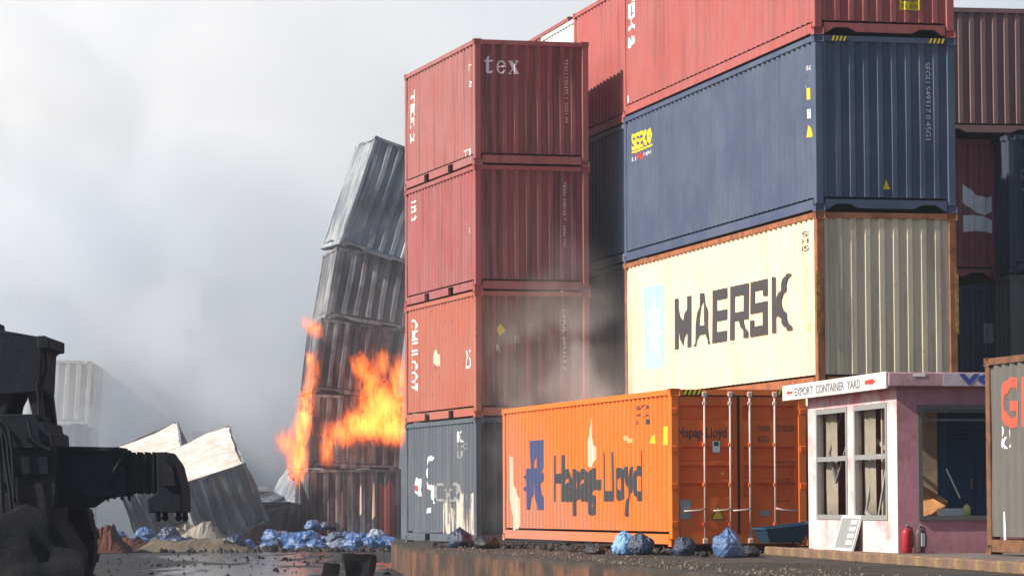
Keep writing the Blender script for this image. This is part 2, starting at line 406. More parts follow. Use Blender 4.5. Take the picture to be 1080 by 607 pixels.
# ------------------------------------------------------------------ the setting: yard, raised platform, kerbed island
def ground_mesh(name, poly, z, mat, step, amp, scale, seed, thick=0.0, kind='structure'):
    bm = bmesh.new()
    bm.faces.new([bm.verts.new((x, y, z)) for x, y in poly])
    xs = [p[0] for p in poly]; ys = [p[1] for p in poly]
    x = math.ceil(min(xs) / step) * step
    while x < max(xs):
        bmesh.ops.bisect_plane(bm, geom=bm.verts[:] + bm.edges[:] + bm.faces[:], plane_co=(x, 0, 0), plane_no=(1, 0, 0)); x += step
    y = math.ceil(min(ys) / step) * step
    while y < max(ys):
        bmesh.ops.bisect_plane(bm, geom=bm.verts[:] + bm.edges[:] + bm.faces[:], plane_co=(0, y, 0), plane_no=(0, 1, 0)); y += step
    border = set()
    for e in bm.edges:
        if len(e.link_faces) == 1: border.update(e.verts)
    for v in bm.verts:
        v.co.z += amp * (noise.noise(Vector((v.co.x * scale, v.co.y * scale, seed))) + 0.5 * noise.noise(Vector((v.co.x * scale * 2.7, v.co.y * scale * 2.7, seed + 5)))) * (0.4 if v in border else 1)
    if thick:
        ed = [e for e in bm.edges if len(e.link_faces) == 1]
        r = bmesh.ops.extrude_edge_only(bm, edges=ed)
        for v in r['geom']:
            if isinstance(v, bmesh.types.BMVert): v.co.z = z - thick
    o = link(name, bm, mat); o['kind'] = kind; return o

t = NT('wet oily yard asphalt'); v = t.map((1, 1, 1)); vv = t.map((1.0, 0.16, 1.0))
c = t.mix(t.ramp(t.noise(v, 0.35, 7, 0.65), 0.35, 0.7), (0.010, 0.010, 0.012), (0.030, 0.028, 0.028))
c = t.mix(t.math('MULTIPLY', t.ramp(t.noise(v, 2.2, 8, 0.75), 0.52, 0.7), 0.35), c, (0.06, 0.056, 0.054))
c = t.mix(t.ramp(t.noise(v, 0.12, 5, 0.6), 0.5, 0.66), c, (0.015, 0.015, 0.018))
wet = t.ramp(t.noise(vv, 0.22, 6, 0.6), 0.50, 0.56)
rg = t.mix(wet, (0.85,) * 3, (0.12,) * 3)
t.principled(c, rg, t.noise(v, 5, 8, 0.7), 0.03, 0.35); M_yard = t.m
yb = bmesh.new()
xs = [-900, -300, -120] + [-60 + 2.5 * i for i in range(33)] + [60, 150, 900]
ys = [-40, 10, 20, 28] + [32 + 3 * i for i in range(50)] + [200, 240, 400, 3000]
g = [[yb.verts.new((x, y, 0.06 * noise.noise(Vector((x * 0.21, y * 0.21, 3))) if 28 < y < 190 and abs(x) < 60 else 0)) for y in ys] for x in xs]
for a, b in zip(g, g[1:]):
    for k in range(len(ys) - 1): yb.faces.new((a[k], b[k], b[k + 1], a[k + 1]))
yo = link('ground', yb, M_yard, smooth=True); yo['kind'] = 'structure'

t = NT('gritty platform surface'); v = t.map((1, 1, 1))
c = t.mix(t.ramp(t.noise(v, 0.8, 7, 0.7), 0.36, 0.66), (0.030, 0.027, 0.026), (0.085, 0.068, 0.055))
c = t.mix(t.math('MULTIPLY', t.ramp(t.noise(v, 9, 8, 0.8), 0.54, 0.70), 0.6), c, (0.20, 0.16, 0.12))
c = t.mix(t.ramp(t.noise(v, 0.45, 6, 0.6), 0.56, 0.68), c, (0.028, 0.026, 0.026))
sep = t.new('ShaderNodeSeparateXYZ'); t.l.new(t.tc.outputs['Object'], sep.inputs[0])
face = t.ramp(sep.outputs[2], 0.50, 0.57, (1, 1, 1, 1), (0, 0, 0, 1))
fc = t.mix(t.ramp(t.noise(t.map((0.9, 0.9, 0.5)), 1.0, 7, 0.7), 0.40, 0.66), (0.065, 0.042, 0.032), (0.23, 0.105, 0.06))
fc = t.mix(t.ramp(t.noise(t.map((0.8, 0.8, 1.2), (5, 1, 2)), 1.0, 7, 0.7), 0.48, 0.62), fc, (0.045, 0.038, 0.032))
t.principled(t.mix(face, c, fc), 0.9, t.noise(v, 16, 8, 0.75), 0.03, 0.2); M_plat = t.m
PLAT = [(-1.93, 63.06), (-2.75, 76.0), (-1.0, 110.0), (60, 130), (60, 10), (7.27, 10)]
ground_mesh('platform', PLAT, 0.6, M_plat, 1.0, 0.035, 0.8, 1.0, 0.62)
M_isl = rusty('worn concrete paving', (0.22, 0.19, 0.165), (0.09, 0.075, 0.065), 0.5, 0.9, 3, 1.5, 0.015)
K0 = Vector((3.93, 52.6)); K1 = Vector((7.0, 26.0)); kd = (K1 - K0).normalized(); kn = Vector((kd.y, -kd.x)) * -1
isl = ground_mesh('paved_island', [(K0.x + 0.16, K0.y), (5.6, 53.4), (14, 53.4), (14, 26), (K1.x + 0.16, K1.y)], 0.712, M_isl, 1.0, 0.008, 0.9, 2.0, 0.12)
M_ky = rusty('faded yellow kerb paint', (0.44, 0.27, 0.10), (0.16, 0.11, 0.08), 0.8, 0.85, 1, 3.5)
M_kr = rusty('faded red kerb paint', (0.38, 0.19, 0.11), (0.15, 0.10, 0.075), 0.8, 0.85, 2, 3.5)
ang = math.atan2(kd.y, kd.x); kb = []
for k in range(52):
    if k * 0.5 > (K1 - K0).length: break
    bm = bmesh.new(); L_ = 0.485
    box(bm, 0, L_, -0.01, 0.17, -0.13, 0.012 + random.uniform(-0.008, 0.008)); bevel(bm, 0.018, 1)
    for vv_ in bm.verts: vv_.co += Vector((0, 0, 0.006 * noise.noise(vv_.co * 9 + Vector((k, 0, 0)))))
    o = link('kerb_stone', bm, M_ky if k % 2 == 0 else M_kr, isl); o.location = (K0.x + kd.x * k * 0.5, K0.y + kd.y * k * 0.5, 0.72); o.rotation_euler = (random.uniform(-.01, .01), random.uniform(-.008, .008), ang + random.uniform(-.012, .012))
#@@OBJECTS
# ------------------------------------------------------------------ stack of twenty-foot containers
TH = 2.5625
def tz(k): return 0.6 + TH * k
T1 = container('shipping_container', 'slate grey container scorched pale by its corner, with white graffiti', (*TEX, tz(0)), TYAW, 6.058, 2.438, TH, M_slate, pockets=True, seed=1, endmat=M_slatee)
T2 = container('shipping_container', 'brick red container between the slate grey one and the crimson one, white writing running down', (*TEX, tz(1)), TYAW, 6.058, 2.438, TH, M_brick, pockets=True, seed=2, endmat=M_bricke)
T3 = container('shipping_container', 'crimson container directly below the one lettered tex', (*TEX, tz(2)), TYAW, 6.058, 2.438, TH, M_red2, pockets=True, seed=3, endmat=M_rede)
T4 = container('shipping_container', 'dull red container lettered tex in white, topmost of its stack', (*TEX, tz(3)), TYAW, 6.058, 2.438, TH, M_red, pockets=True, seed=4, endmat=M_rede)
def ell(cx, cy, rx, ry, a0, a1, t0, t1, n=14):
    out = []
    for k in range(n):
        A, B = R(a0 + (a1 - a0) * k / n), R(a0 + (a1 - a0) * (k + 1) / n)
        f = lambda a, s: (cx + math.cos(a) * (rx - s * (t0 if True else 0)), cy + math.sin(a) * (ry - s * t1))
        out.append([f(A, 0), f(B, 0), f(B, 1), f(A, 1)])
    return out
def glyph_tex():
    P = []
    P += [[(.28, .15), (.62, .15), (.62, 1.32), (.50, 1.32), (.28, 1.08)], [(.04, .88), (.95, .88), (.95, 1.0), (.04, 1.0)], [(.28, .15), (.40, .0), (.78, .0), (.96, .14), (.90, .22), (.62, .15)]]
    o = 1.35
    for q in ell(o + .52, .5, .48, .5, 20, 330, .22, .10, 18): P.append(q)
    P += [[(o + .26, .48), (o + .98, .48), (o + .96, .60), (o + .26, .60)]]
    o = 2.65
    P += [[(o + .02, 1), (o + .40, 1), (o + 1.05, 0), (o + .66, 0)], [(o + .84, 1), (o + .98, 1), (o + .20, 0), (o + .06, 0)], [(o - .04, .93), (o + .48, .93), (o + .48, 1.01), (o - .04, 1.01)], [(o + .68, .93), (o + 1.08, .93), (o + 1.08, 1.01), (o + .68, 1.01)], [(o - .06, -.01), (o + .34, -.01), (o + .34, .07), (o - .06, .07)], [(o + .56, -.01), (o + 1.12, -.01), (o + 1.12, .07), (o + .56, .07)]]
    bm = poly_mesh(P); fit(bm); return bm
stick(T4, 'end', glyph_tex(), 0.22, 0.96, 1.86, 2.22, I_white, letters=True)
stick(T4, 'end', text_mesh('TEXU 230475 1'), 1.93, 2.01, 1.40, 2.21, I_white, rotate=True, letters=True)
stick(T4, 'end', text_mesh('22G1 IN'), 1.94, 2.01, 0.90, 1.32, I_white, rotate=True, letters=True)
stick(T3, 'end', text_mesh('TEXU 348152 7'), 1.88, 1.96, 1.45, 2.25, I_white, rotate=True)
stick(T3, 'end', text_mesh('22G1 TW'), 1.88, 1.95, 0.90, 1.35, I_white, rotate=True)
stick(T2, 'end', text_mesh('CMUL 204317 7'), 1.86, 1.94, 0.95, 2.20, I_white, rotate=True)
stick(T4, 'side', text_mesh('TEX 2', 0.02), 5.62, 5.14, 1.00, 2.13, I_white, rotate=True)
stick(T4, 'side', text_mesh('T'), 0.56, 0.38, 1.95, 2.08, I_white); stick(T4, 'side', text_mesh('22'), 0.58, 0.36, 1.62, 1.74, I_white)
stick(T4, 'side', text_mesh('T1'), 0.95, 0.40, 0.22, 0.36, I_white)
stick(T3, 'side', text_mesh('US 3', 0.02), 5.55, 5.08, 1.85, 2.27, I_white, rotate=True)
stick(T3, 'side', text_mesh('22'), 0.62, 0.42, 1.2, 1.3, I_white)
stick(T2, 'side', text_mesh('CMULCO7', 0.01), 5.62, 5.05, 0.70, 2.25, I_white, rotate=True)
def blob(pts): return poly_mesh([pts])
stick(T2, 'side', blob(ragged([(0, .2), (.15, .75), (.4, 1), (.6, .6), (1, .35), (.7, .2), (.9, 0), (.3, .05)], 4, .06, 4)), 3.55, 2.95, 1.15, 1.60, I_bare, 'chipped_patch')
stick(T2, 'side', text_mesh('25'), 0.85, 0.40, 1.0, 1.38, I_white)
stick(T2, 'end', blob([(0, .5), (.5, 1), (1, .5), (.5, 0)]), 0.46, 0.64, 1.62, 1.90, I_yellow, 'hazard_placard')
stick(T2, 'end', text_mesh('U2B'), 0.70, 0.95, 1.50, 1.66, I_grey); stick(T2, 'end', text_mesh('R'), 0.45, 0.56, 1.32, 1.46, I_white)
# slate container: stencil, graffiti, scorched bare metal
stick(T1, 'side', text_mesh('K'), 1.55, 1.15, 2.08, 2.30, I_white); stick(T1, 'side', text_mesh('1 40'), 1.55, 0.85, 1.93, 2.05, I_grey); stick(T1, 'side', text_mesh('U'), 1.55, 1.20, 1.74, 1.90, I_grey)
stick(T1, 'side', poly_mesh(ell(.5, .5, .5, .5, 60, 300, .16, .12, 16)), 4.25, 3.45, 1.10, 1.85, I_white, 'graffiti')
stick(T1, 'side', poly_mesh(ell(.5, .5, .5, .5, 90, 280, .2, .14, 14)), 3.75, 3.2, 0.82, 1.22, I_white, 'graffiti')
stick(T1, 'side', text_mesh('Cx2'), 3.55, 1.35, 0.86, 1.26, I_grey, 'graffiti')
stick(T1, 'side', blob(ragged([(0, .3), (.3, 1), (.6, .8), (1, .9), (.9, .3), (1, 0), (.4, .1)], 4, .06, 4)), 5.25, 4.75, 0.98, 1.40, I_white, 'graffiti')
stick(T1, 'side', blob(ragged([(.0, .3), (.3, .9), (.9, .7), (1, .1), (.4, .0)], 4, .06, 4)), 5.28, 4.88, 1.08, 1.25, I_red, 'graffiti')
stick(T1, 'side', blob(ragged([(0, 0), (.1, 1), (.5, .7), (.9, .9), (1, .1)], 4, .06, 4)), 4.25, 3.85, 0.62, 0.76, I_white, 'graffiti')
random.seed(3)
top = [(i / 18, 0.45 + 0.35 * (i / 18) * (1 - i / 18) * 4 * 0.6 + random.uniform(-.22, .25)) for i in range(19)]
stick(T1, 'side', blob([(0, 0), (.02, .5)] + top[1:-1] + [(1, .85), (1, 0)]), 2.75, 0.22, 0.17, 1.45, I_scorch, 'scorched_patch')

# ------------------------------------------------------------------ tall row on the right
C0 = container('shipping_container', 'cream container behind the orange one, under the one lettered MAERSK', (*SEA, 0.6), SYAW, 12.19, 2.438, 2.645, M_cream, M_creamrail, simple=True, seed=5)
CM = container('shipping_container', 'cream container lettered MAERSK with rusty orange posts', (*SEA, 3.252), SYAW, 12.19, 2.438, 2.89, M_cream, M_creamrail, seed=6, dent=0.02, endmat=M_creamend)
CS = container('shipping_container', 'navy blue container with yellow seaco lettering, above the cream one', (*SEA, 6.148), SYAW, 12.19, 2.438, 2.89, M_navy, seed=7)
CR = container('shipping_container', 'red container with a yellow CAUTION plate, on top of the navy blue one', (*SEA, 9.044), SYAW, 12.19, 2.438, 2.89, M_redtop, seed=8)
def maersk():
    P = []; w = 0.2
    def bar(a, b, c, d): P.append([(a, c), (b, c), (b, d), (a, d)])
    o = 0.0                                                      # M
    bar(o, o + .2, 0, 1); bar(o + .8, o + 1.0, 0, 1); P.append([(o + .2, 1), (o + .2, .62), (o + .44, 0.05), (o + .5, .42)]); P.append([(o + .8, 1), (o + .5, .42), (o + .44, .05), (o + .58, .05), (o + .8, .62)])
    o = 1.13; P.append([(o, 0), (o + .2, 0), (o + .52, .86), (o + .52, 1), (o + .36, 1)]); P.append([(o + .52, 1), (o + .52, .86), (o + .78, 0), (o + .98, 0), (o + .64, 1)]); bar(o + .26, o + .72, .2, .38)
    o = 2.25; bar(o, o + .2, 0, 1); bar(o + .2, o + .8, .8, 1); bar(o + .2, o + .8, .40, .60); bar(o + .2, o + .8, 0, .2)
    o = 3.22; bar(o, o + .2, 0, 1); bar(o + .2, o + .88, .80, 1); bar(o + .68, o + .88, .44, .80); bar(o + .2, o + .88, .34, .50); P.append([(o + .48, .34), (o + .70, .34), (o + .94, 0), (o + .72, 0)])
    o = 4.28; bar(o, o + .86, .82, 1); bar(o, o + .22, .42, .82); bar(o + .22, o + .86, .42, .60); bar(o + .64, o + .86, .18, .42); bar(o, o + .86, 0, .18); bar(o + .66, o + .86, .70, .82); bar(o, o + .2, .18, .30)
    o = 5.32; bar(o, o + .2, 0, 1); P.append([(o + .2, .40), (o + .34, .62), (o + .72, 1), (o + .98, 1), (o + .52, .52), (o + .2, .28)]); P.append([(o + .34, .62), (o + .30, .36), (o + .78, 0), (o + 1.02, 0), (o + .52, .52)])
    bm = poly_mesh(P); fit(bm); return bm
stick(CM, 'side', maersk(), 8.62, 1.38, 1.02, 1.97, I_black, letters=True)
stick(CM, 'side', blob([(0, 0), (1, 0), (1, 1), (0, 1)]), 10.75, 9.33, 0.73, 2.32, I_sky, 'logo_panel')
star = [(0.5 + (0.40 if k % 2 == 0 else 0.19) * math.sin(math.pi * k / 7), 0.5 + (0.40 if k % 2 == 0 else 0.19) * math.cos(math.pi * k / 7)) for k in range(14)]
stick(CM, 'side', blob(star), 10.75, 9.33, 0.73, 2.32, I_white, 'logo_star', proud=0.010)
for i, (tx, z) in enumerate((('MSKU', 2.52), ('914', 2.40), ('45G', 2.28))): stick(CM, 'side', text_mesh(tx), 0.82, 0.42, z, z + 0.09, I_black)
stick(CM, 'side', text_mesh('A'), 0.62, 0.45, 1.9, 2.0, I_grey); stick(CM, 'side', blob([(0, 0), (1, 0), (1, 1), (0, 1)]), 0.62, 0.45, 0.95, 1.10, I_yellow, 'placard')
for px in (0.02, 2.418): pass
# rust-eaten paint on the cream end's posts
for x0, x1 in ((-0.004, 0.05), (2.39, 2.442)):
    bm = bmesh.new(); box(bm, x0, x1, -0.004, 0.004, 0.9, 1.9); link('reflective_tape', bm, rusty('yellow black tape', (0.5, 0.33, 0.05), (0.05, 0.03, 0.02), 0.5, 0.7, 1, 14), CM.root)
stick(CS, 'side', text_mesh('seaco', 0.016), 11.62, 10.10, 2.17, 2.50, I_yellow, letters=True)
stick(CS, 'side', blob([(0, 0), (1, 0), (1, 1), (0, 1)]), 11.62, 10.10, 2.12, 2.155, I_yellow, 'underline')
stick(CS, 'side', text_mesh('an'), 11.62, 11.34, 1.96, 2.04, I_white); stick(CS, 'side', text_mesh('HNA', 0.04), 11.25, 10.78, 1.95, 2.10, I_red); stick(CS, 'side', text_mesh('company'), 10.72, 10.14, 1.96, 2.05, I_white)
stick(CS, 'side', text_mesh('SEGU 549317 0'), 0.60, 0.50, 1.22, 2.50, I_white, rotate=True)
stick(CS, 'side', blob([(0, 0), (1, 0), (1, 1), (0, 1)]), 0.44, 0.36, 1.86, 2.05, I_yellow, 'placard'); stick(CS, 'side', blob([(0, 0), (1, 0), (1, 1), (0, 1)]), 0.44, 0.36, 1.55, 1.70, I_white, 'placard')
stick(CS, 'side', blob([(0, 0), (1, 0), (.5, 1)]), 0.52, 0.28, 1.24, 1.44, I_yellow, 'warning_triangle')
stick(CS, 'side', text_mesh('45G1'), 0.46, 0.30, 2.34, 2.42, I_white)
stick(CS, 'end', text_mesh('SEGU 549317 0 45G1'), 1.93, 2.02, 1.20, 2.48, I_white, rotate=True)
def warning_triangle(c, face, u0, u1, z0, z1):
    stick(c, face, blob([(0, 0), (1, 0), (.5, 1)]), u0, u1, z0, z1, I_black, 'warning_triangle')
    stick(c, face, blob([(.11, .06), (.89, .06), (.5, .88)]), u0, u1, z0, z1, I_yellow, 'warning_triangle', proud=0.009)
warning_triangle(CS, 'end', 1.14, 1.33, 0.36, 0.56)
def hazard_stripes(c, u0, u1, z0, z1, y=0.008, n=4):
    """height warning stripes on the top sill"""
    bm = bmesh.new(); box(bm, u0, u1, y - 0.003, y, z0, z1); link('height_stripe_plate', bm, plain('black stripe paint', (0.02, 0.02, 0.02), 0.6), c.root)
    for k in range(n):
        w = (u1 - u0) / n; a = u0 + k * w
        bm = bmesh.new(); prism(bm, [(a, z0), (a + w * .5, z0), (a + w * .95, z1), (a + w * .45, z1)], 'y', y - 0.006, y - 0.003); link('height_stripe', bm, I_yellow, c.root)
hazard_stripes(CS, 0.30, 0.56, 2.79, 2.87); hazard_stripes(CS, 1.98, 2.26, 2.79, 2.87)
stick(CR, 'end', blob([(0, 0), (1, 0), (1, 1), (0, 1)]), 1.50, 1.84, 0.44, 0.72, I_yellow, 'caution_plate')
stick(CR, 'end', text_mesh('CAUTION', 0.02), 1.53, 1.81, 0.58, 0.68, I_black, proud=0.010); stick(CR, 'end', text_mesh("9'6'' HIGH"), 1.53, 1.81, 0.47, 0.55, I_black, proud=0.010)
stick(CR, 'side', text_mesh('TEX 2', 0.02), 11.80, 11.44, 1.33, 2.5, I_white, rotate=True); stick(CR, 'side', text_mesh('1'), 11.95, 11.80, 0.26, 0.40, I_white)

# stacks further back along the same row, each set a little to the right of the one before
def plain_stack(n, H, s, r, L, mats, labels, pitch=0.278, simple_below=True, base=0.6, yaw=SYAW, W=2.438):
    for k in range(n):
        p = along(SEA, SYAW, s, r)
        container('shipping_container', labels[k], (*p, base + k * H), yaw, L, W, H, mats[k], group=None, simple=(k < n - 1 and simple_below), seed=20 + k + s)
plain_stack(4, 2.86, 12.5, 0.58, 6.058, [M_bluegrey, M_slate, M_bluegrey, M_redtop],
    ['blue grey container on the ground in the dim gap beside tex', 'slate container second from the ground in the dim gap beside tex', 'blue grey container third from the ground in the dim gap beside tex', 'red container atop the dim gap, half in the shadow of the tex container'])
plain_stack(4, 2.96, 18.9, 1.40, 6.058, [M_slate, M_brown, M_brick, M_white],
    ['slate container under a brown one, hidden behind the tex stack', 'brown container hidden behind the tex stack, under a brick red one', 'brick red container hidden behind the tex stack, under a white one', 'dusty white container with rust stains peeping over the roof of the tex container'])
plain_stack(4, 3.10, 25.3, 2.15, 6.058, [M_slate, M_brown, M_bluegrey, M_red2],
    ['slate container at the back of the row, under a brown one', 'brown container at the back of the row, under a blue grey one', 'blue grey container at the back of the row, under a crimson one', 'crimson container farthest back, just showing over the tex container'])
# recess on the right, behind the navy and cream ends
def at(px, py, d):
    a, b = (px - 540) / 3544.7, (303.5 - py) / 3544.7
    cr, sr = math.cos(.0039), math.sin(.0039); a, b = a * cr + b * sr, -a * sr + b * cr
    cp, sp = math.cos(.0642), math.sin(.0642); y = cp - b * sp
    return Vector((a * d / y, d, CAM_Z + (sp + b * cp) * d / y))
A = at(934, 400, 68); B = at(1066, 400, 67.4)
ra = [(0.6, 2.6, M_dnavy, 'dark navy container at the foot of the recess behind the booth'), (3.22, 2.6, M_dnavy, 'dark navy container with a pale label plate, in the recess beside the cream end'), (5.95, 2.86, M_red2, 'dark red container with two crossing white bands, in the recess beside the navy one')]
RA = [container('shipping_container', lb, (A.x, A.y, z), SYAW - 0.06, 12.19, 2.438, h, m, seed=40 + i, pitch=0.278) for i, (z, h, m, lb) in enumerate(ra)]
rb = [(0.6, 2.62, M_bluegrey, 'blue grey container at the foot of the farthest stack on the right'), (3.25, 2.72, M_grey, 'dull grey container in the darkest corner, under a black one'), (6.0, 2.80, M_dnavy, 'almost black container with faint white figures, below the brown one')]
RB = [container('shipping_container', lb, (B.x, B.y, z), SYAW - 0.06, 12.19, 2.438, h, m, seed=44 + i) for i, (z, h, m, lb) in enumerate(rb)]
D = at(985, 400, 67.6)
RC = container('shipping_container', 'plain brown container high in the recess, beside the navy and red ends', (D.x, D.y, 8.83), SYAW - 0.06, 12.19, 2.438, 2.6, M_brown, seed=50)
c_ = RA[2]
stick(c_, 'end', blob([(0, .75), (.35, .52), (.62, .42), (1, .62), (1, .98), (.7, .88), (.4, .95), (0, 1.25)]), 1.68, 2.42, 0.95, 1.75, I_white, 'white_band')
stick(c_, 'end', blob([(0, .0), (.45, .03), (1, -.05), (1, .22), (.68, .38), (.35, .44), (0, .42)]), 1.68, 2.42, 0.95, 1.75, I_white, 'white_band')
stick(RA[1], 'end', blob([(0, 0), (1, 0), (1, 1), (0, 1)]), 2.08, 2.42, 1.42, 1.82, I_grey, 'label_plate')
stick(RB[2], 'end', text_mesh('OOL'), 0.30, 0.55, 1.9, 2.1, I_grey); stick(RB[2], 'end', text_mesh('45'), 0.32, 0.5, 1.6, 1.78, I_grey)

# ------------------------------------------------------------------ orange container with doors
OH = 2.516; OW = 2.29; OL = 11.46
CO = container('shipping_container', 'orange container lettered Hapag-Lloyd, closed doors with four pale locking bars', (*ORA, 0.72), OYAW, OL, OW, OH, M_orange, seed=60, doors=True, pitch=0.262, dent=0.022, depth=0.05)
M_door = paint('deep orange door paint', (0.84, 0.145, 0.012), 0.10, 0.35, 0.1, seed=15, dirt=(0.10, 0.03, 0.015))
bands = [(2.04, 2.22), (1.38, 1.56), (1.08, 1.26), (0.80, 0.98)]
def ddepth(z):
    for a, b in bands:
        if a <= z <= b: return 0.075
    return 0.0
for x0, x1 in ((0.10, 1.138), (1.152, 2.19)):
    bm = bmesh.new(); zs = [0.17]
    for a, b in sorted(bands): zs += [a - 0.03, a, b, b + 0.03]
    zs += [OH - 0.12]; us = [x0, x0 + 0.07, x0 + 0.10, x1 - 0.10, x1 - 0.07, x1]
    g = [[bm.verts.new((u, 0.045 + (ddepth(z) if 2 <= i <= 3 else 0) + 0.004 * noise.noise(Vector((u * 3, z * 2, 1))), z)) for z in zs] for i, u in enumerate(us)]
    for a, b in zip(g, g[1:]):
        for k in range(len(zs) - 1): bm.faces.new((a[k], b[k], b[k + 1], a[k + 1]))
    door = link('door', bm, M_door, CO.root)
    bm = bmesh.new(); box(bm, x0 - 0.006, x0 + 0.012, 0.036, 0.06, 0.17, OH - 0.12); box(bm, x1 - 0.012, x1 + 0.006, 0.036, 0.06, 0.17, OH - 0.12); link('gasket', bm, M_dark, door)
    hx = x0 if x0 < 1 else x1
    for z in (0.35, 0.95, 1.55, 2.15):
        bm = bmesh.new(); s_ = -1 if x0 < 1 else 1; a_, b_ = sorted((hx - s_ * 0.02, hx + s_ * 0.09)); box(bm, a_, b_, 0.0, 0.042, z - 0.05, z + 0.05); bevel(bm, 0.008); link('hinge', bm, M_door, door)
bm = bmesh.new(); box(bm, 0.15, OW - 0.15, 0.03, 0.055, OH - 0.125, OH - 0.106); link('header_gasket', bm, M_dark, CO.root)
M_bar = plain('pale galvanised locking bar', (0.62, 0.50, 0.44), 0.5, 0.2, 8, 0.0)
for i, x in enumerate((0.57, 1.0, 1.33, 1.75)):
    bm = bmesh.new(); tube(bm, [(x, 0.015, 0.06), (x, 0.015, OH - 0.06)], 0.017, 8)
    lb = link('locking_bar', bm, M_bar, CO.root, True)
    for z in (0.35, 0.98, 1.62, 2.28):
        bm = bmesh.new(); box(bm, x - 0.035, x + 0.035, 0.0, 0.045, z - 0.03, z + 0.03); bevel(bm, 0.008); link('bracket', bm, M_bar if z > 1.9 else M_door, lb)
    for z in (0.075, OH - 0.10):
        bm = bmesh.new(); box(bm, x - 0.04, x + 0.04, -0.012, 0.02, z - 0.035, z + 0.05); bevel(bm, 0.01); link('cam_keeper', bm, M_bar, lb)
    bm = bmesh.new(); s_ = -1 if i % 2 == 0 else 1
    if i in (0, 3): s_ = -1 if i == 0 else 1
    tube(bm, [(x, -0.012, 0.60), (x + s_ * 0.12, -0.022, 0.57), (x + s_ * 0.36, -0.02, 0.56)] if i in (0, 3) else [(x, -0.012, 0.60), (x - 0.1, -0.022, 0.575), (x - 0.30, -0.02, 0.565)], 0.014, 6); link('handle', bm, M_bar, lb, True)
DY = 0.036
flat_end(CO.root, text_mesh('Hapag-Lloyd', 0.01), 0.13, 0.95, 1.68, 1.90, DY, I_black)
flat_end(CO.root, text_mesh('TANB'), 1.46, 1.68, 1.83, 1.93, DY, I_black); flat_end(CO.root, text_mesh('370020'), 1.80, 2.08, 1.83, 1.93, DY, I_black); flat_end(CO.root, text_mesh('0'), 2.14, 2.19, 1.83, 1.93, DY, I_black)
flat_end(CO.root, text_mesh('45G1'), 1.46, 1.66, 1.66, 1.76, DY, I_black)
for z, w in ((1.32, .42), (1.05, .30), (1.00, .36), (0.70, .28)): flat_end(CO.root, text_mesh('MAX GROSS 32 500 KG'), 1.50 + (1 - w) * .3, 1.50 + (1 - w) * .3 + w, z, z + 0.035, DY, I_black)
bm = bmesh.new(); box(bm, .71, .83, DY - .006, DY - .001, 1.50, 1.68); link('data_plate', bm, I_white, CO.root)
bm = bmesh.new(); box(bm, .73, .81, DY - .010, DY - .007, 1.60, 1.67); link('data_plate', bm, I_green, CO.root)
bm = bmesh.new(); box(bm, .16, .34, DY - .006, DY - .001, 0.43, 0.74); link('notice_plate', bm, I_grey, CO.root)
bm = bmesh.new(); box(bm, 1.50, 1.66, DY - .006, DY - .001, 0.48, 0.57); link('approval_plate', bm, I_grey, CO.root)
flat_end(CO.root, blob([(0, 0), (1, 0), (.5, 1)]), .67, .91, .42, .66, DY - .002, I_black, 'warning_triangle'); flat_end(CO.root, blob([(.1, .06), (.9, .06), (.5, .88)]), .67, .91, .42, .66, DY - .006, I_yellow, 'warning_triangle')
bm = bmesh.new(); box(bm, .84, .90, DY - .006, DY - .001, 1.14, 1.18); link('placard', bm, I_yellow, CO.root)
hazard_stripes(CO, 0.22, 0.52, OH - 0.10, OH - 0.02); hazard_stripes(CO, 1.80, 2.10, OH - 0.10, OH - 0.02)
# side lettering and logo
stick(CO, 'side', text_mesh('Hapag-Lloyd', 0.036), 7.62, 1.73, 0.47, 1.56, I_black, letters=True)
logo = [[(.30, 1), (.62, 1), (.50, .60), (.36, .60)], [(.66, 1), (.98, 1), (.86, .52), (.62, .52)], [(.18, .60), (.70, .60), (1.0, .48), (.80, .36), (.12, .36), (.02, .48)], [(.12, .36), (.44, .36), (.30, 0), (.06, 0)], [(.50, .36), (.80, .36), (.96, 0), (.56, 0)], [(.0, .30), (.14, .40), (.14, .22)]]
stick(CO, 'side', poly_mesh(logo), 9.82, 8.25, 0.58, 1.86, I_blue, 'logo')
stick(CO, 'side', blob(ragged([(.45, 1), (.62, .99), (.72, .6), (1, .36), (.80, .12), (.5, 0), (.2, .1), (.0, .35), (.35, .62)], 5, .03, 1)), 5.30, 4.72, 1.28, 2.18, I_bare, 'peeled_patch')
stick(CO, 'side', blob(ragged([(.0, 1), (.25, .95), (.45, .62), (1, .35), (.85, .02), (.35, 0), (.2, .4)], 6, .035, 2)), 11.05, 10.15, 0.17, 1.68, I_bare, 'peeled_patch')
stick(CO, 'side', blob(ragged([(.0, .8), (.3, 1), (.8, .6), (1, .1), (.6, 0), (.3, .35)], 4, .06, 3)), 2.9, 2.3, 1.68, 1.82, ink('sun-bleached orange', (0.80, 0.45, 0.20), 0.6), 'faded_patch')
stick(CO, 'side', blob([(0, 0), (1, 0), (.5, 1)]), 1.28, 0.92, 1.66, 1.84, I_yellow, 'warning_triangle'); stick(CO, 'side', blob([(0, 0), (1, 0), (1, 1), (0, 1)]), 0.62, 0.36, 1.62, 1.92, I_yellow, 'placard')
for z, tx in ((2.10, '45'), (2.22, '370'), (1.98, '11')): stick(CO, 'side', text_mesh(tx), 2.1, 1.4, z, z + 0.08, I_black)

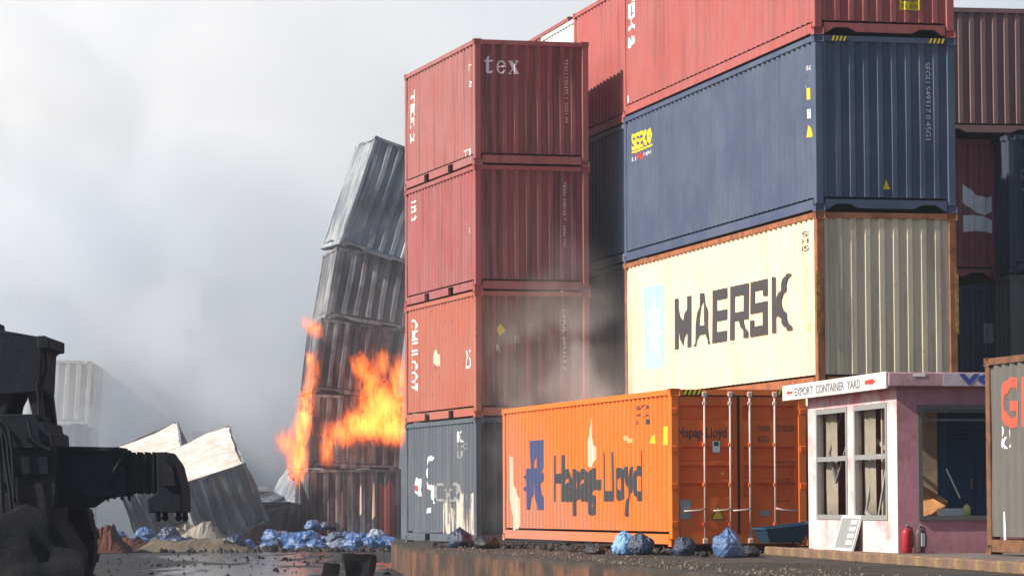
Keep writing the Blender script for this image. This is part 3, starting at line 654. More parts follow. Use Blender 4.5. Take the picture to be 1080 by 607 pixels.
# ------------------------------------------------------------------ grey container at the right edge
G = at(1040, 590, 44.0)
GY = 0.2264; GL = 6.058
gx, gy = G.x + math.sin(GY) * GL, G.y - math.cos(GY) * GL
CG = container('shipping_container', 'grey container with big vermilion letters and a rust brown corner post, beside the booth', (gx, gy, 0.725), GY, GL, 2.438, 2.56, M_grey, M_greyrail, seed=70)
stick(CG, 'side', text_mesh('GE', 0.03), GL - 0.50, GL - 1.70, 1.62, 2.28, I_vermil, letters=True)
stick(CG, 'side', text_mesh('&'), GL - 0.46, GL - 0.72, 1.36, 1.66, I_white); stick(CG, 'side', text_mesh('2'), GL - .75, GL - .9, 1.38, 1.62, I_white)
stick(CG, 'side', blob([(0, 0), (1, .02), (.8, 1), (.2, .98)]), GL - 0.60, GL - 0.68, 0.17, 0.56, I_white, 'paint_mark')
# ------------------------------------------------------------------ pink booth
KYAW = 0.17; KW = 3.2; KD = 4.75
booth = empty('yard_booth', (5.255, 46.0, 0.715), KYAW); tag(booth, 'small pink booth with broken windows and a white EXPORT CONTAINER YARD sign', 'booth')
M_kpink = rusty('faded pink wall paint', (0.64, 0.28, 0.33), (0.40, 0.17, 0.20), 0.45, 0.85, 4, 1.1, 0.01)
t = NT('white wall paint over pink'); v = t.map((1, 1, 1)); sep = t.new('ShaderNodeSeparateXYZ'); t.l.new(v, sep.inputs[0])
c = t.mix(t.ramp(t.noise(v, 1.7, 7, 0.7), 0.52, 0.68), (0.72, 0.57, 0.54), (0.56, 0.28, 0.30))
wm = t.math('ADD', t.math('MULTIPLY', sep.outputs[2], 0.30), t.math('MULTIPLY', t.noise(v, 2.2, 6, 0.7), 0.45))
c = t.mix(t.ramp(wm, 0.80, 0.93), c, (0.55, 0.16, 0.20))
c = t.mix(t.math('MULTIPLY', t.ramp(t.noise(t.map((1.6, 1.6, 1.1)), 1.0, 7, .7), 0.50, 0.70), 0.6), c, (0.36, 0.19, 0.18))
t.principled(c, 0.8, t.noise(v, 12, 6, .7), 0.01); M_kwhite = t.m
M_alu = plain('weathered aluminium frame', (0.33, 0.33, 0.32), 0.5, 0.25, 8, 0.3)
M_alud = plain('dark window frame', (0.14, 0.135, 0.125), 0.5, 0.25, 8, 0.2)
M_int = rusty('stained beige plaster', (0.52, 0.40, 0.27), (0.32, 0.24, 0.16), 0.4, 0.9, 6, 2.0, 0.01)
M_soot = rusty('maroon inner wall', (0.30, 0.045, 0.085), (0.16, 0.03, 0.05), 0.4, 0.9, 8, 2.0, 0.01)
W1 = [(0.47, 2.17), (2.53, 4.27)]; WZ = (0.44, 2.07); KH = 2.27; th = 0.11
bm = bmesh.new()                                        # left wall: sill band, lintel, piers
box(bm, 0, th, 0.0, KD, 0, WZ[0]); box(bm, 0, th, 0.0, KD, WZ[1], KH)
for a, b in ((0.0, W1[0][0]), (W1[0][1], W1[1][0]), (W1[1][1], KD)): box(bm, 0, th, a, b, WZ[0], WZ[1])
link('side_wall', bm, M_kwhite, booth)
bm = bmesh.new(); FX = (0.29, 2.2); FZ = (0.44, 2.02)
box(bm, 0.002, KW, -0.002, th, 0, FZ[0]); box(bm, 0.002, KW, -0.002, th, FZ[1], KH)
box(bm, 0.002, FX[0], -0.002, th, FZ[0], FZ[1]); box(bm, FX[1], KW, -0.002, th, FZ[0], FZ[1])
link('front_wall', bm, M_kpink, booth)
bm = bmesh.new(); box(bm, th, KW, KD - th, KD, 0, KH); link('back_wall', bm, M_soot, booth)
bm = bmesh.new(); box(bm, KW - th, KW - 0.002, th, KD - th, 0, KH); link('side_wall', bm, M_int, booth)
bm = bmesh.new(); box(bm, th, KW - th, th, KD - th, 0, 0.03); link('floor', bm, M_int, booth)
M_fascia = rusty('weathered pink fascia', (0.62, 0.36, 0.38), (0.36, 0.18, 0.20), 0.5, 0.85, 9, 2.2, 0.01)
bm = bmesh.new(); box(bm, -0.16, KW + 0.16, -0.17, KD + 0.2, KH, KH + 0.19); bevel(bm, 0.012); roof = link('roof', bm, M_fascia, booth)
M_sign = rusty('sun-bleached white signboard', (0.80, 0.76, 0.68), (0.62, 0.52, 0.46), 0.25, 0.7, 2, 3.0, 0.004)
bm = bmesh.new(); box(bm, -0.20, -0.165, -0.16, KD + 0.75, KH - 0.03, KH + 0.20); bevel(bm, 0.006); sg = link('signboard', bm, M_sign, booth)
def side_flat(parent, bm, s0, s1, z0, z1, x, mat, name='lettering'):
    for v_ in bm.verts: v_.co = Vector((x, s0 + (s1 - s0) * v_.co.x, z0 + (z1 - z0) * v_.co.y))
    return link(name, bm, mat, parent)
for tx, a, b in (('EXPORT', 4.75, 3.68), ('CONTAINER', 3.52, 1.94), ('YARD', 1.80, 1.10)):
    bm0 = text_mesh(tx, 0.016); side_flat(sg, bm0, a, b, KH + 0.02, KH + 0.145, -0.204, ink('slate sign lettering', (0.17, 0.17, 0.22), 0.2))
side_flat(sg, blob([(0, .5), (.4, 1), (.4, .7), (1, .7), (1, .3), (.4, .3), (.4, 0)]), 5.25, 4.88, KH + 0.045, KH + 0.125, -0.204, I_red, 'red_arrow')
side_flat(sg, blob([(0, .15), (.75, 0), (1, .5), (.75, 1), (0, .85)]), 0.86, 0.32, KH + 0.05, KH + 0.125, -0.204, I_red, 'red_arrow')
bm = bmesh.new(); box(bm, 0.62, KW + 0.1, -0.1735, -0.168, KH + 0.006, KH + 0.184); link('name_board', bm, rusty('pale pinkish board', (0.70, 0.58, 0.60), (0.50, 0.38, 0.41), 0.4, 0.8, 6, 2.2, 0.004), roof)
flat_end(roof, text_mesh('VGL', 0.05), 0.83, 1.62, KH + 0.02, KH + 0.175, -0.178, ink('royal blue lettering', (0.06, 0.07, 0.30), 0.1))
bm = bmesh.new(); box(bm, 0.19, 0.36, -0.178, -0.173, KH + 0.135, KH + 0.17); link('tube_lamp', bm, I_white, roof)
def frame(bm, axis, u0, u1, z0, z1, w, d0, d1, mid=None):
    f = (lambda a, b, c_, d: box(bm, d0, d1, a, b, c_, d)) if axis == 'y' else (lambda a, b, c_, d: box(bm, a, b, d0, d1, c_, d))
    f(u0, u1, z0, z0 + w); f(u0, u1, z1 - w, z1); f(u0, u0 + w, z0 + w, z1 - w); f(u1 - w, u1, z0 + w, z1 - w)
    if mid: f(u0 + w, u1 - w, mid - w / 2, mid + w / 2)
for i, (a, b) in enumerate(W1):
    bm = bmesh.new(); frame(bm, 'y', a + 0.005, b - 0.005, WZ[0] + 0.005, WZ[1] - 0.005, 0.07, -0.012, 0.05, 1.33)
    wf = link('window_frame', bm, M_alu, booth)
    bm = bmesh.new()                                     # broken sash hanging askew
    frame(bm, 'y', -0.36, 0.36, -0.55, 0.55, 0.055, -0.012, 0.012)
    sh = link('loose_sash', bm, M_alud if i else M_alu, wf); sh.location = (0.16, (a + b) / 2 + (0.05 if i else 0.22), 0.98 if i == 0 else 1.62); sh.rotation_euler = (R(14 if i == 0 else 38), R(6), 0)
bm = bmesh.new(); frame(bm, 'x', FX[0] + .004, FX[1] - .004, FZ[0] + .004, FZ[1] - .004, 0.06, -0.03, 0.06); link('window_frame', bm, M_alud, booth)
bm = bmesh.new(); frame(bm, 'x', FX[0] + .07, FX[1] - .07, FZ[1] - 0.22, FZ[1] - .07, 0.03, -0.01, 0.02); link('window_frame', bm, M_alud, booth)
# inside
M_cloth = plain('dusty beige curtain cloth', (0.50, 0.44, 0.35), 0.9, 0.25, 3)
for y0, y1, zb in ((1.55, 2.45, 0.4), (3.62, 4.60, 0.3)):
    bm = bmesh.new(); n = 28; g = []
    for i in range(n + 1):
        u = i / n; x = 0.20 + 0.012 * math.sin(u * 17) + 0.006 * math.sin(u * 41)
        g.append([bm.verts.new((x + 0.02 * (1 - z) * noise.noise(Vector((u * 4, z, y0))), y0 + (y1 - y0) * u * (0.75 + 0.25 * z), zb + (2.16 - zb) * z)) for z in (0, .25, .5, .75, 1)])
    for a, b in zip(g, g[1:]):
        for k in range(4): bm.faces.new((a[k], b[k], b[k + 1], a[k + 1]))
    for v_ in bm.verts: v_.co.x -= 0.055
    bmesh.ops.solidify(bm, geom=bm.faces[:], thickness=0.004); link('curtain', bm, M_cloth, booth, True)
def in_booth(name, bm, mat, label, cat, smooth=False):
    o = link(name, bm, mat, None, smooth); o.matrix_world = Matrix.Translation((5.255, 46.0, 0.715)) @ Matrix.Rotation(KYAW, 4, 'Z'); tag(o, label, cat); return o
bm = bmesh.new(); box(bm, 0.9, 0.95, 2.6, 4.5, 0.03, 2.2); in_booth('screen', bm, M_soot, 'maroon screen standing inside behind the booth side windows', 'screen')
bm = bmesh.new(); box(bm, 0.18, 0.98, 1.35, 1.41, 0.03, 2.2); in_booth('partition', bm, M_int, 'stained beige partition panel inside the pink booth', 'partition')
lk = empty('locker', Vector((5.255, 46, 0.745)) + Matrix.Rotation(KYAW, 3, 'Z') @ Vector((1.30, 2.0, 0)), KYAW); tag(lk, 'tall blue steel locker inside the pink booth', 'locker')
M_lock = plain('blue locker enamel', (0.02, 0.09, 0.25), 0.4, 0.3, 5)
bm = bmesh.new(); box(bm, 0, 1.3, 0, 0.5, 0, 1.95); bevel(bm, 0.01); link('body', bm, M_lock, lk)
for k in range(3):
    bm = bmesh.new(); box(bm, 0.02 + k * 0.43, 0.43 + k * 0.43, -0.02, -0.002, 0.05, 1.9); bevel(bm, 0.006); dr = link('door', bm, M_lock, lk)
    bm = bmesh.new(); box(bm, 0.36 + k * 0.43, 0.385 + k * 0.43, -0.04, -0.021, 0.85, 1.0); link('handle', bm, M_alu, dr)
    for q in range(3):
        bm = bmesh.new(); box(bm, 0.12 + k * 0.43, 0.33 + k * 0.43, -0.026, -0.021, 1.55 + q * 0.06, 1.575 + q * 0.06); link('vent_slot', bm, M_dark, dr)
ds = empty('desk', Vector((5.255, 46, 0.745)) + Matrix.Rotation(KYAW, 3, 'Z') @ Vector((0.14, 0.16, 0)), KYAW); tag(ds, 'low counter under the broken front window of the pink booth', 'desk')
M_wood = rusty('scuffed plywood', (0.30, 0.20, 0.12), (0.16, 0.10, 0.06), 0.4, 0.8, 3, 5)
bm = bmesh.new(); box(bm, 0, 1.9, 0, 0.75, 0.40, 0.44); link('desk_top', bm, M_wood, ds)
for x in (0.03, 1.82):
    for y in (0.03, 0.67):
        bm = bmesh.new(); box(bm, x, x + 0.05, y, y + 0.05, 0, 0.40); link('leg', bm, M_wood, ds)
M_card = rusty('torn brown cardboard', (0.62, 0.30, 0.12), (0.46, 0.22, 0.09), 0.4, 0.85, 5, 3, 0.006)
for i, (x, y, z, sx, sz, rx, ry, lb) in enumerate(((0.50, 0.74, 0.49, 0.66, 0.46, -18, 28, 'cardboard flap tilted up in the booth window'), (0.60, 0.62, 0.48, 0.62, 0.28, -30, -14, 'torn cardboard sheet lying low in the booth window'))):
    bm = bmesh.new(); box(bm, -sx / 2, sx / 2, -0.012, 0.012, 0, sz)
    bmesh.ops.subdivide_edges(bm, edges=bm.edges[:], cuts=4, use_grid_fill=True)
    for v_ in bm.verts: v_.co.y += 0.05 * math.sin(v_.co.x * 4 + i) * v_.co.z / sz + 0.02 * noise.noise(v_.co * 5)
    o = link('cardboard_sheet', bm, M_card); o.matrix_world = Matrix.Translation((5.255, 46, 0.715)) @ Matrix.Rotation(KYAW, 4, 'Z') @ Matrix.Translation((x, y, z)) @ Euler((R(rx), R(ry), 0)).to_matrix().to_4x4(); tag(o, lb, 'cardboard')
cr_ = empty('crate', Vector((5.255, 46, 1.19)) + Matrix.Rotation(KYAW, 3, 'Z') @ Vector((0.72, 0.22, 0)), KYAW + 0.1); tag(cr_, 'small white plastic crate on the sill of the booth window', 'crate')
M_wp = plain('white plastic', (0.68, 0.68, 0.66), 0.5, 0.15)
bm = bmesh.new(); box(bm, 0, .34, 0, .24, 0, .02); link('bottom', bm, M_wp, cr_)
for a in ((0, .34, 0, .012), (0, .34, .228, .24), (0, .012, .013, .227), (.328, .34, .013, .227)):
    bm = bmesh.new(); box(bm, *a, .02, .13); link('panel', bm, M_wp, cr_)
for k in range(5):
    bm = bmesh.new(); box(bm, 0.02 + k * .062, .066 + k * .062, -.006, -.001, .035, .115); link('rib', bm, M_wp, cr_)
bm = bmesh.new(); tube(bm, [(0.98, 0.30, 0.75), (0.80, 0.34, 1.15)], 0.012, 6); in_booth('broken_stick', bm, M_wp, 'thin broken white stick propped inside the booth window', 'stick')
bm = bmesh.new(); lathe(bm, [(0.0, 0.0), (0.05, 0.0), (0.055, 0.14), (0.03, 0.18), (0.0, 0.19)], 10, at=(1.06, 0.25, 0.475)); in_booth('plastic_bottle', bm, plain('yellowish plastic bottle', (0.62, 0.58, 0.20), 0.35), 'small yellowish bottle beside the white crate in the booth', 'bottle', True)

# things round the booth
def extinguisher(x, y, red, lb):
    e =  empty('fire_extinguisher', Vector((5.255, 46, 0.722)) + Matrix.Rotation(KYAW, 3, 'Z') @ Vector((x, y, 0)), 0.4); tag(e, lb, 'fire extinguisher'); e.scale = (0.82, 0.82, 0.88)
    m = plain('extinguisher red enamel', (0.40, 0.02, 0.03), 0.4, 0.3) if red else plain('sooty extinguisher body', (0.10, 0.06, 0.06), 0.5, 0.4)
    bm = bmesh.new(); lathe(bm, [(0, 0), (0.075, 0), (0.085, 0.015), (0.085, 0.30), (0.075, 0.345), (0.035, 0.375), (0.02, 0.385), (0, 0.386)], 16); link('cylinder', bm, m, e, True)
    bm = bmesh.new(); lathe(bm, [(0, 0.38), (0.022, 0.38), (0.022, 0.42), (0, 0.42)], 10); vl = link('valve', bm, M_alud, e)
    bm = bmesh.new(); box(bm, -0.012, 0.012, -0.10, 0.02, 0.42, 0.436); link('handle', bm, M_alud, vl)
    bm = bmesh.new(); tube(bm, [(0.02, 0, 0.40), (0.09, -0.01, 0.38), (0.115, -0.01, 0.25), (0.10, -0.02, 0.08)], 0.012, 6); link('hose', bm, M_dark, e, True)
    if not red:
        bm = bmesh.new(); box(bm, -0.02, 0.045, -0.092, -0.084, 0.10, 0.30); link('label', bm, I_white, e)
extinguisher(0.09, -0.12, True, 'red fire extinguisher standing at the corner of the pink booth')
extinguisher(0.26, -0.16, False, 'sooty dark fire extinguisher with a white label, beside the red one')
lp = empty('louvre_panel', (0, 0, 0)); tag(lp, 'white framed grey panel leaning against the booth under its windows', 'panel')
lp.matrix_world = Matrix.Translation((5.255, 46, 0.722)) @ Matrix.Rotation(KYAW, 4, 'Z') @ Matrix.Translation((-0.17, 1.75, 0)) @ Matrix.Rotation(R(16), 4, 'Y')
bm = bmesh.new(); frame(bm, 'y', 0, 1.0, 0, 0.52, 0.04, 0, 0.03); link('frame', bm, M_wp, lp)
bm = bmesh.new(); box(bm, 0.008, 0.022, 0.041, 0.959, 0.041, 0.479); link('backing', bm, M_alu, lp)
for k in range(4):
    bm = bmesh.new(); box(bm, -0.004, 0.006, 0.10, 0.42, 0.09 + k * 0.10, 0.15 + k * 0.10); link('slat', bm, M_wp, lp)

# blue tipping tray by the orange doors
tr = empty('steel_trough', (3.97, 52.35, 0.728), 0.24); tag(tr, 'blue steel trough with sloping ends before the orange container doors', 'trough')
M_blue = paint('dusty teal blue enamel', (0.02, 0.075, 0.14), 0.2, 0.4, 0.3, seed=21)
def tray_ring(z, x0, x1, y0, y1): return [(x0, y0, z), (x1, y0, z), (x1, y1, z), (x0, y1, z)]
bm = bmesh.new()
lo = [bm.verts.new(p) for p in tray_ring(0.06, 0.02, 0.52, 0.0, 0.5)]; hi = [bm.verts.new(p) for p in tray_ring(0.30, -0.06, 0.80, -0.08, 0.58)]
hi[1].co.z = hi[2].co.z = 0.37; hi[0].co.z = hi[3].co.z = 0.27
bm.faces.new(lo[::-1])
for k in range(4): bm.faces.new((lo[k], lo[(k + 1) % 4], hi[(k + 1) % 4], hi[k]))
bmesh.ops.solidify(bm, geom=bm.faces[:], thickness=0.012); link('tray', bm, M_blue, tr)
bm = bmesh.new(); pts = [(-0.07, -0.09, .275), (0.81, -0.09, .375), (0.81, 0.59, .375), (-0.07, 0.59, .275), (-0.07, -0.09, .275)]
tube(bm, pts, 0.013, 6); link('rim', bm, M_blue, tr)
for y in (-0.02, 0.44):
    bm = bmesh.new(); tube(bm, [(0.50, y, 0.08), (0.62, y, 0.0), (0.66, y, 0.0), (0.70, y, 0.30)], 0.012, 6); link('leg', bm, M_dark, tr)

# ------------------------------------------------------------------ bags and litter on the platform
def sack_mesh(seed, tied=True, flat=1.0):
    bm = bmesh.new(); bmesh.ops.create_icosphere(bm, subdivisions=5, radius=1.0)
    for v_ in bm.verts:
        p = v_.co.copy(); n = p.normalized()
        w = noise.noise_vector(n * 1.7 + Vector((seed, 1, 2))) * 0.5
        rd = lambda f, o_: 1 - abs(noise.noise((n + w) * f + Vector((o_, seed, 0)))) * 2
        k = 0.90 + 0.22 * noise.noise(n * 1.3 + Vector((seed, 0, 0))) + 0.05 * rd(2.4, 1) + 0.045 * rd(6.1, 5) + 0.03 * rd(13, 9)
        p = n * k
        az_ = math.atan2(n.y, n.x); hi_ = max(0.0, n.z)
        p *= 1 + 0.06 * hi_ * math.sin(az_ * 7 + 3 * noise.noise(n * 2 + Vector((seed, 0, 0)))) + 0.035 * hi_ * math.sin(az_ * 15 + seed)
        if n.z < 0.1: p.x *= 1.08; p.y *= 1.08
        if tied and n.z > 0.86:
            s_ = (n.z - 0.86) / 0.14; p.x *= 1 - 0.4 * s_; p.y *= 1 - 0.4 * s_; p.z += 0.10 * s_
        if p.z < -0.55: p.z = -0.55 + (p.z + 0.55) * 0.12
        p.z = (p.z + 0.6) * flat
        v_.co = p
    me = bpy.data.meshes.new('sack'); bm.to_mesh(me); bm.free()
    for q in me.polygons: q.use_smooth = True
    return me
SACKS = [sack_mesh(s_ * 3.7 + 1, s_ % 2 == 0, 0.85 + 0.1 * (s_ % 3)) for s_ in range(6)]
t = NT('blue plastic film'); v = t.map((1, 1, 1))
c = t.mix(t.noise(v, 1.5, 5, .6), (0.028, 0.078, 0.21), (0.085, 0.19, 0.39)); oi = t.new('ShaderNodeObjectInfo')
c = t.mix(t.math('MULTIPLY', oi.outputs['Random'], 0.75), c, (0.06, 0.11, 0.24)); c = t.mix(t.ramp(t.noise(v, 3, 6, .7), .58, .72), c, (0.22, 0.30, 0.42))
t.principled(c, 0.25, t.noise(v, 5, 7, .75, 1.5), 0.025, 0.6); M_bagblue = t.m
M_bagdark = plain('dark navy plastic film', (0.022, 0.035, 0.075), 0.25, 0.4, 3, 0, 0.6, 0.025)
M_bagblack = plain('black plastic film', (0.014, 0.015, 0.016), 0.3, 0.4, 3, 0, 0.5, 0.025)
M_baglight = plain('pale blue plastic film', (0.20, 0.40, 0.66), 0.22, 0.5, 3, 0, 0.6, 0.025)
def sack(me, mat, loc, sc, rz, label, group=None, cat='bag', name='plastic_bag'):
    o = bpy.data.objects.new(name, me.copy() if not me.materials or me.materials[0] is not mat else me); COL.objects.link(o)
    o.data.materials.clear(); o.data.materials.append(mat); o.location = loc; o.scale = sc; o.rotation_euler = (0, 0, rz); tag(o, label, cat, group); return o
def onp(px, d, z=0.6): q = at(px, 560, d); return (q.x, q.y, z)
sack(SACKS[0], M_bagdark, onp(485, 62.5), (0.25, 0.22, 0.25), 0.3, 'dark blue bag slumped at the corner of the slate container')
sack(SACKS[1], M_bagblack, onp(514, 61.0), (0.28, 0.22, 0.17), 1.3, 'black bag between the slate container and the orange one')
sack(SACKS[3], M_bagblack, onp(627, 54.0), (0.20, 0.16, 0.13), 2.2, 'small black bag under the Hapag-Lloyd lettering')
sack(SACKS[2], M_baglight, onp(659, 53.2), (0.21, 0.19, 0.20), 0.9, 'shiny pale blue bag against the orange container')
sack(SACKS[4], M_bagdark, onp(676, 53.0), (0.22, 0.20, 0.22), 1.9, 'dark blue bag touching the shiny pale blue one')
sack(SACKS[5], M_bagdark, onp(722, 52.0), (0.17, 0.16, 0.17), 0.4, 'small dark bag before the left orange door')
sack(SACKS[0], M_bagblue, onp(768, 50.2), (0.23, 0.21, 0.29), 2.4, 'bright blue knotted bag before the orange doors, beside the blue trough')
sack(SACKS[3], M_bagblack, onp(790, 50.6), (0.15, 0.15, 0.13), 0.7, 'small black bag between the bright blue bag and the kerb')

def rubble(name, n, region, zf, smin, smax, mat, label, seed):
    rnd = random.Random(seed); bm = bmesh.new()
    for k in range(n):
        x, y = region(rnd); s_ = smin + (smax - smin) * rnd.random() ** 2.5
        r = bmesh.ops.create_icosphere(bm, subdivisions=1, radius=s_)
        q = Euler((rnd.random() * 6, rnd.random() * 6, rnd.random() * 6)).to_matrix(); sq = Vector((1 + rnd.random(), 0.5 + rnd.random(), 0.35 + 0.4 * rnd.random()))
        for v_ in r['verts']:
            p = v_.co * (0.75 + 0.5 * rnd.random()); p = Vector((p.x * sq.x, p.y * sq.y, p.z * sq.z)); p.rotate(Euler((rnd.random() * .1, 0, 0))); v_.co = (q @ p) * Vector((1, 1, 1)).x
        zc = zf(x, y) + s_ * 0.25
        for v_ in r['verts']: v_.co += Vector((x, y, zc))
    o = link(name, bm, mat); tag(o, label, 'rubble', kind='stuff'); return o
M_rub = rusty('charred rubble', (0.030, 0.028, 0.028), (0.10, 0.08, 0.065), 0.4, 0.9, 3, 4, 0.02)
M_grit = rusty('sandy gravel', (0.28, 0.22, 0.165), (0.14, 0.11, 0.085), 0.5, 0.9, 5, 9, 0.01)
def reg_orange(r):
    s_ = r.uniform(-0.4, 11.5); q = along(ORA, OYAW, s_, -abs(r.gauss(0, 0.28)) - 0.02); return q
rubble('rubble', 900, reg_orange, lambda x, y: 0.60, 0.01, 0.075, M_rub, 'charred litter along the foot of the orange container', 5)
def reg_door(r): return along(ORA, OYAW, -abs(r.gauss(0, 0.6)) - 0.05, r.uniform(-0.2, 1.9))
rubble('rubble', 380, reg_door, lambda x, y: 0.60, 0.008, 0.05, M_rub, 'charred litter in front of the orange doors', 6)
def reg_edge(r):
    f_ = r.random() ** 0.7; x = -1.9 + 8.6 * f_; y = 63.0 - 49 * f_; return (x + 0.1 + abs(r.gauss(0, 0.9)), y)
rubble('gravel', 3200, reg_edge, lambda x, y: 0.60, 0.004, 0.022, M_grit, 'sandy gravel scattered along the broken platform edge', 7)
def reg_gap(r): return (r.uniform(-1.6, 1.2), r.uniform(61, 67))
rubble('rubble', 320, reg_gap, lambda x, y: 0.6, 0.008, 0.05, M_rub, 'burnt scraps on the platform below the slate container', 8)

# ------------------------------------------------------------------ burning yard on the left
BY = 0.14
B_a = burnt('burnt steel pale', (0.14, 0.165, 0.20), (0.44, 0.46, 0.48), (0.22, 0.17, 0.15), 0.8, 1)
B_b = burnt('burnt steel mid', (0.10, 0.11, 0.13), (0.40, 0.40, 0.39), (0.17, 0.13, 0.115), 0.65, 2)
B_c = burnt('burnt steel dark', (0.035, 0.040, 0.055), (0.32, 0.32, 0.33), (0.06, 0.054, 0.056), 0.6, 3)
B_w = burnt('burnt white panels', (0.46, 0.42, 0.38), (0.82, 0.77, 0.68), (0.48, 0.26, 0.16), 0.8, 4)
def tilted(label, p, roll, pitch, yaw, H, mat, L=6.058, seed=0, W=2.438, rail=None, roofmat=None, simple=False, group=None):
    return container('shipping_container', label, p, 0, L, W, H, mat, rail, rot=(R(pitch), R(-roll), yaw), pitch=0.39, depth=0.05, epitch=0.40, edepth=0.13, dent=0.05, seed=seed, roofmat=roofmat, simple=simple, group=group)
def base(px, z, d): q = at(px, 500, d); return (q.x, q.y, z)
L1 = tilted('soot black container under the flames with a strip of red paint left', base(325, 0.0, 115.0), 0, 0, BY, 2.62, B_c, seed=81, W=3.2)
L2 = tilted('burnt container wrapped in flames, second from the ground in the leaning stack', base(326, 2.64, 115.0), -2, 0, BY, 2.58, B_c, seed=82, W=3.1)
L3 = tilted('blackened container above the flames, middle of the leaning stack', base(330, 5.28, 115.0), -7, 0, BY, 2.55, B_c, seed=83, W=2.9)
L4 = tilted('grey burnt container just below the toppling crown of the leaning stack', base(343, 7.78, 115.0), -9, 1, BY, 2.56, B_b, seed=84, W=2.8)
L5 = tilted('pale burnt container toppling at the crown of the leaning stack', base(358, 10.30, 114.8), -18, 3, BY + 0.04, 3.9, B_a, seed=85, W=2.7)
crumple(L5, .13, .4, 3.0); crumple(L4, .09, .4, 5.0); crumple(L3, .08, .4, 7.0); crumple(L2, .10, .4, 9.0)
stick(L1, 'end', blob([(0, .05), (1, 0), (.95, .8), (.7, 1), (.4, .85), (.1, .95)]), 2.40, 3.00, 0.2, 2.3, ink('heat-dulled red paint', (0.26, 0.06, 0.05), 0.5), 'unburnt_paint')
for u0, u1, z0, z1 in ((1.1, 1.22, .5, 1.9), (1.75, 1.85, 1.0, 2.1), (0.65, .72, .3, 1.6), (2.2, 2.3, .9, 2.2)):
    stick(L1, 'end', blob([(0, 0), (1, .1), (.8, 1), (.3, .9)]), u0, u1, z0, z1, I_bare, 'ash_streak')
C1 = tilted('overturned container with a sunlit white roof, beside the fire', base(214, -0.1, 112.5), 21, 13, 0.12, 2.35, B_b, seed=86, roofmat=B_w)
C2 = tilted('overturned white roofed container behind the arm of the burnt machine', base(148, 0.0, 116.0), 20, 13, 0.05, 2.4, B_b, seed=87, roofmat=B_w)
C3 = tilted('crumpled grey container leaning towards the flames', base(290, 0.1, 121.0), -28, 4, 0.25, 2.6, B_a, seed=88)
crumple(C1, .22, .4, 11.0); crumple(C2, .26, .4, 13.0); crumple(C3, .4, .5, 17.0)
C4 = tilted('flattened grey container wreck at the foot of the flames', base(258, 0.05, 117.0), -8, 10, 0.9, 1.7, B_a, seed=89); crumple(C4, .55, .7, 19.0)
# far stacks dimmed by the smoke
for k in range(3):
    tilted(['dim grey container at the foot of the stack behind the burnt machine', 'dim grey container under the leaning white one behind the burnt machine', 'pale corrugated container leaning over the smoky stack behind the burnt machine'][k], base(24 + k * 1.5, 2.30 * k, 131.0), -3 if k == 2 else 0, 0, 0.05, 2.28 if k < 2 else 2.55, [B_b, B_b, B_w][k], seed=90 + k, simple=k < 2)
names = ['lowest', 'second', 'third', 'fourth', 'topmost']
for k in range(5):
    container('shipping_container', 'dark container side-on in the smoke, %s of the wide hazy stack' % names[k], (*base(190 + 9 * ((k * 2) % 5), 0, 170.0)[:2], 2.55 * k), -math.pi / 2, 12.19, 2.438, 2.53, [M_slate, M_bluegrey, M_slate, M_bluegrey, M_slate][k], simple=True, seed=100 + k)
for k in range(4):
    container('shipping_container', 'pale container side-on in the thick smoke, %s of the stack above the burnt machine' % (names[k] if k < 3 else 'topmost'), (*base(-215, 0, 152.0)[:2], 2.72 * k), -math.pi / 2 + 0.03, 12.19, 2.438, 2.7, [M_white, M_slate, M_white, M_white][k], simple=True, seed=110 + k)

# sacks in front of the fire
rnd = random.Random(11)
def yard_sack(px, d, z, s_):
    q = at(px, 560, d); me = SACKS[rnd.randrange(6)]
    o = bpy.data.objects.new('plastic_sack', me); COL.objects.link(o); o.location = (q.x, q.y, z - 0.02)
    o.scale = (s_ * rnd.uniform(.9, 1.25), s_ * rnd.uniform(.8, 1.1), s_ * rnd.uniform(.6, .9)); o.rotation_euler = (0, 0, rnd.random() * 6.28)
    o.material_slots[0].link = 'OBJECT'; o.material_slots[0].material = rnd.choice([M_bagblue, M_bagblue, M_bagblue, M_bagblue, M_bagdark, M_bagcharred, M_bagpale])
    tag(o, *(('blue plastic sack in the long heap before the burning stack', 'sack', 'blue sacks heaped before the fire') if px > 275 else ('blue plastic sack lying before the overturned white containers', 'sack', 'blue sacks before the overturned containers')))
M_bagpale = plain('grimy pale plastic', (0.34, 0.38, 0.44), 0.5, 0.4, 3, 0, 0.3, 0.05)
M_bagcharred = plain('singed grey blue plastic', (0.12, 0.15, 0.20), 0.55, 0.5, 2.5, 0, 0.3, 0.05)
for me in SACKS:
    if not me.materials: me.materials.append(M_bagblue)
px = 283
while px < 424: yard_sack(px, rnd.uniform(103, 106), 0.0, rnd.uniform(.24, .38)); px += rnd.uniform(5, 9)
px = 287
while px < 405: yard_sack(px, rnd.uniform(107, 109.5), 0.24, rnd.uniform(.22, .36)); px += rnd.uniform(6, 11)
for px, d, z in ((90, 108, .0), (103, 107, .0), (118, 107, .0), (131, 106, 0), (146, 107, 0), (160, 106, 0), (172, 108, .0), (186, 107, 0), (200, 108, 0), (236, 106, 0), (248, 106, 0), (258, 107, 0), (122, 110, .35), (152, 110, .35), (178, 110, .3), (330, 110, .62), (345, 111, .6)): yard_sack(px, d, z, rnd.uniform(.28, .38))
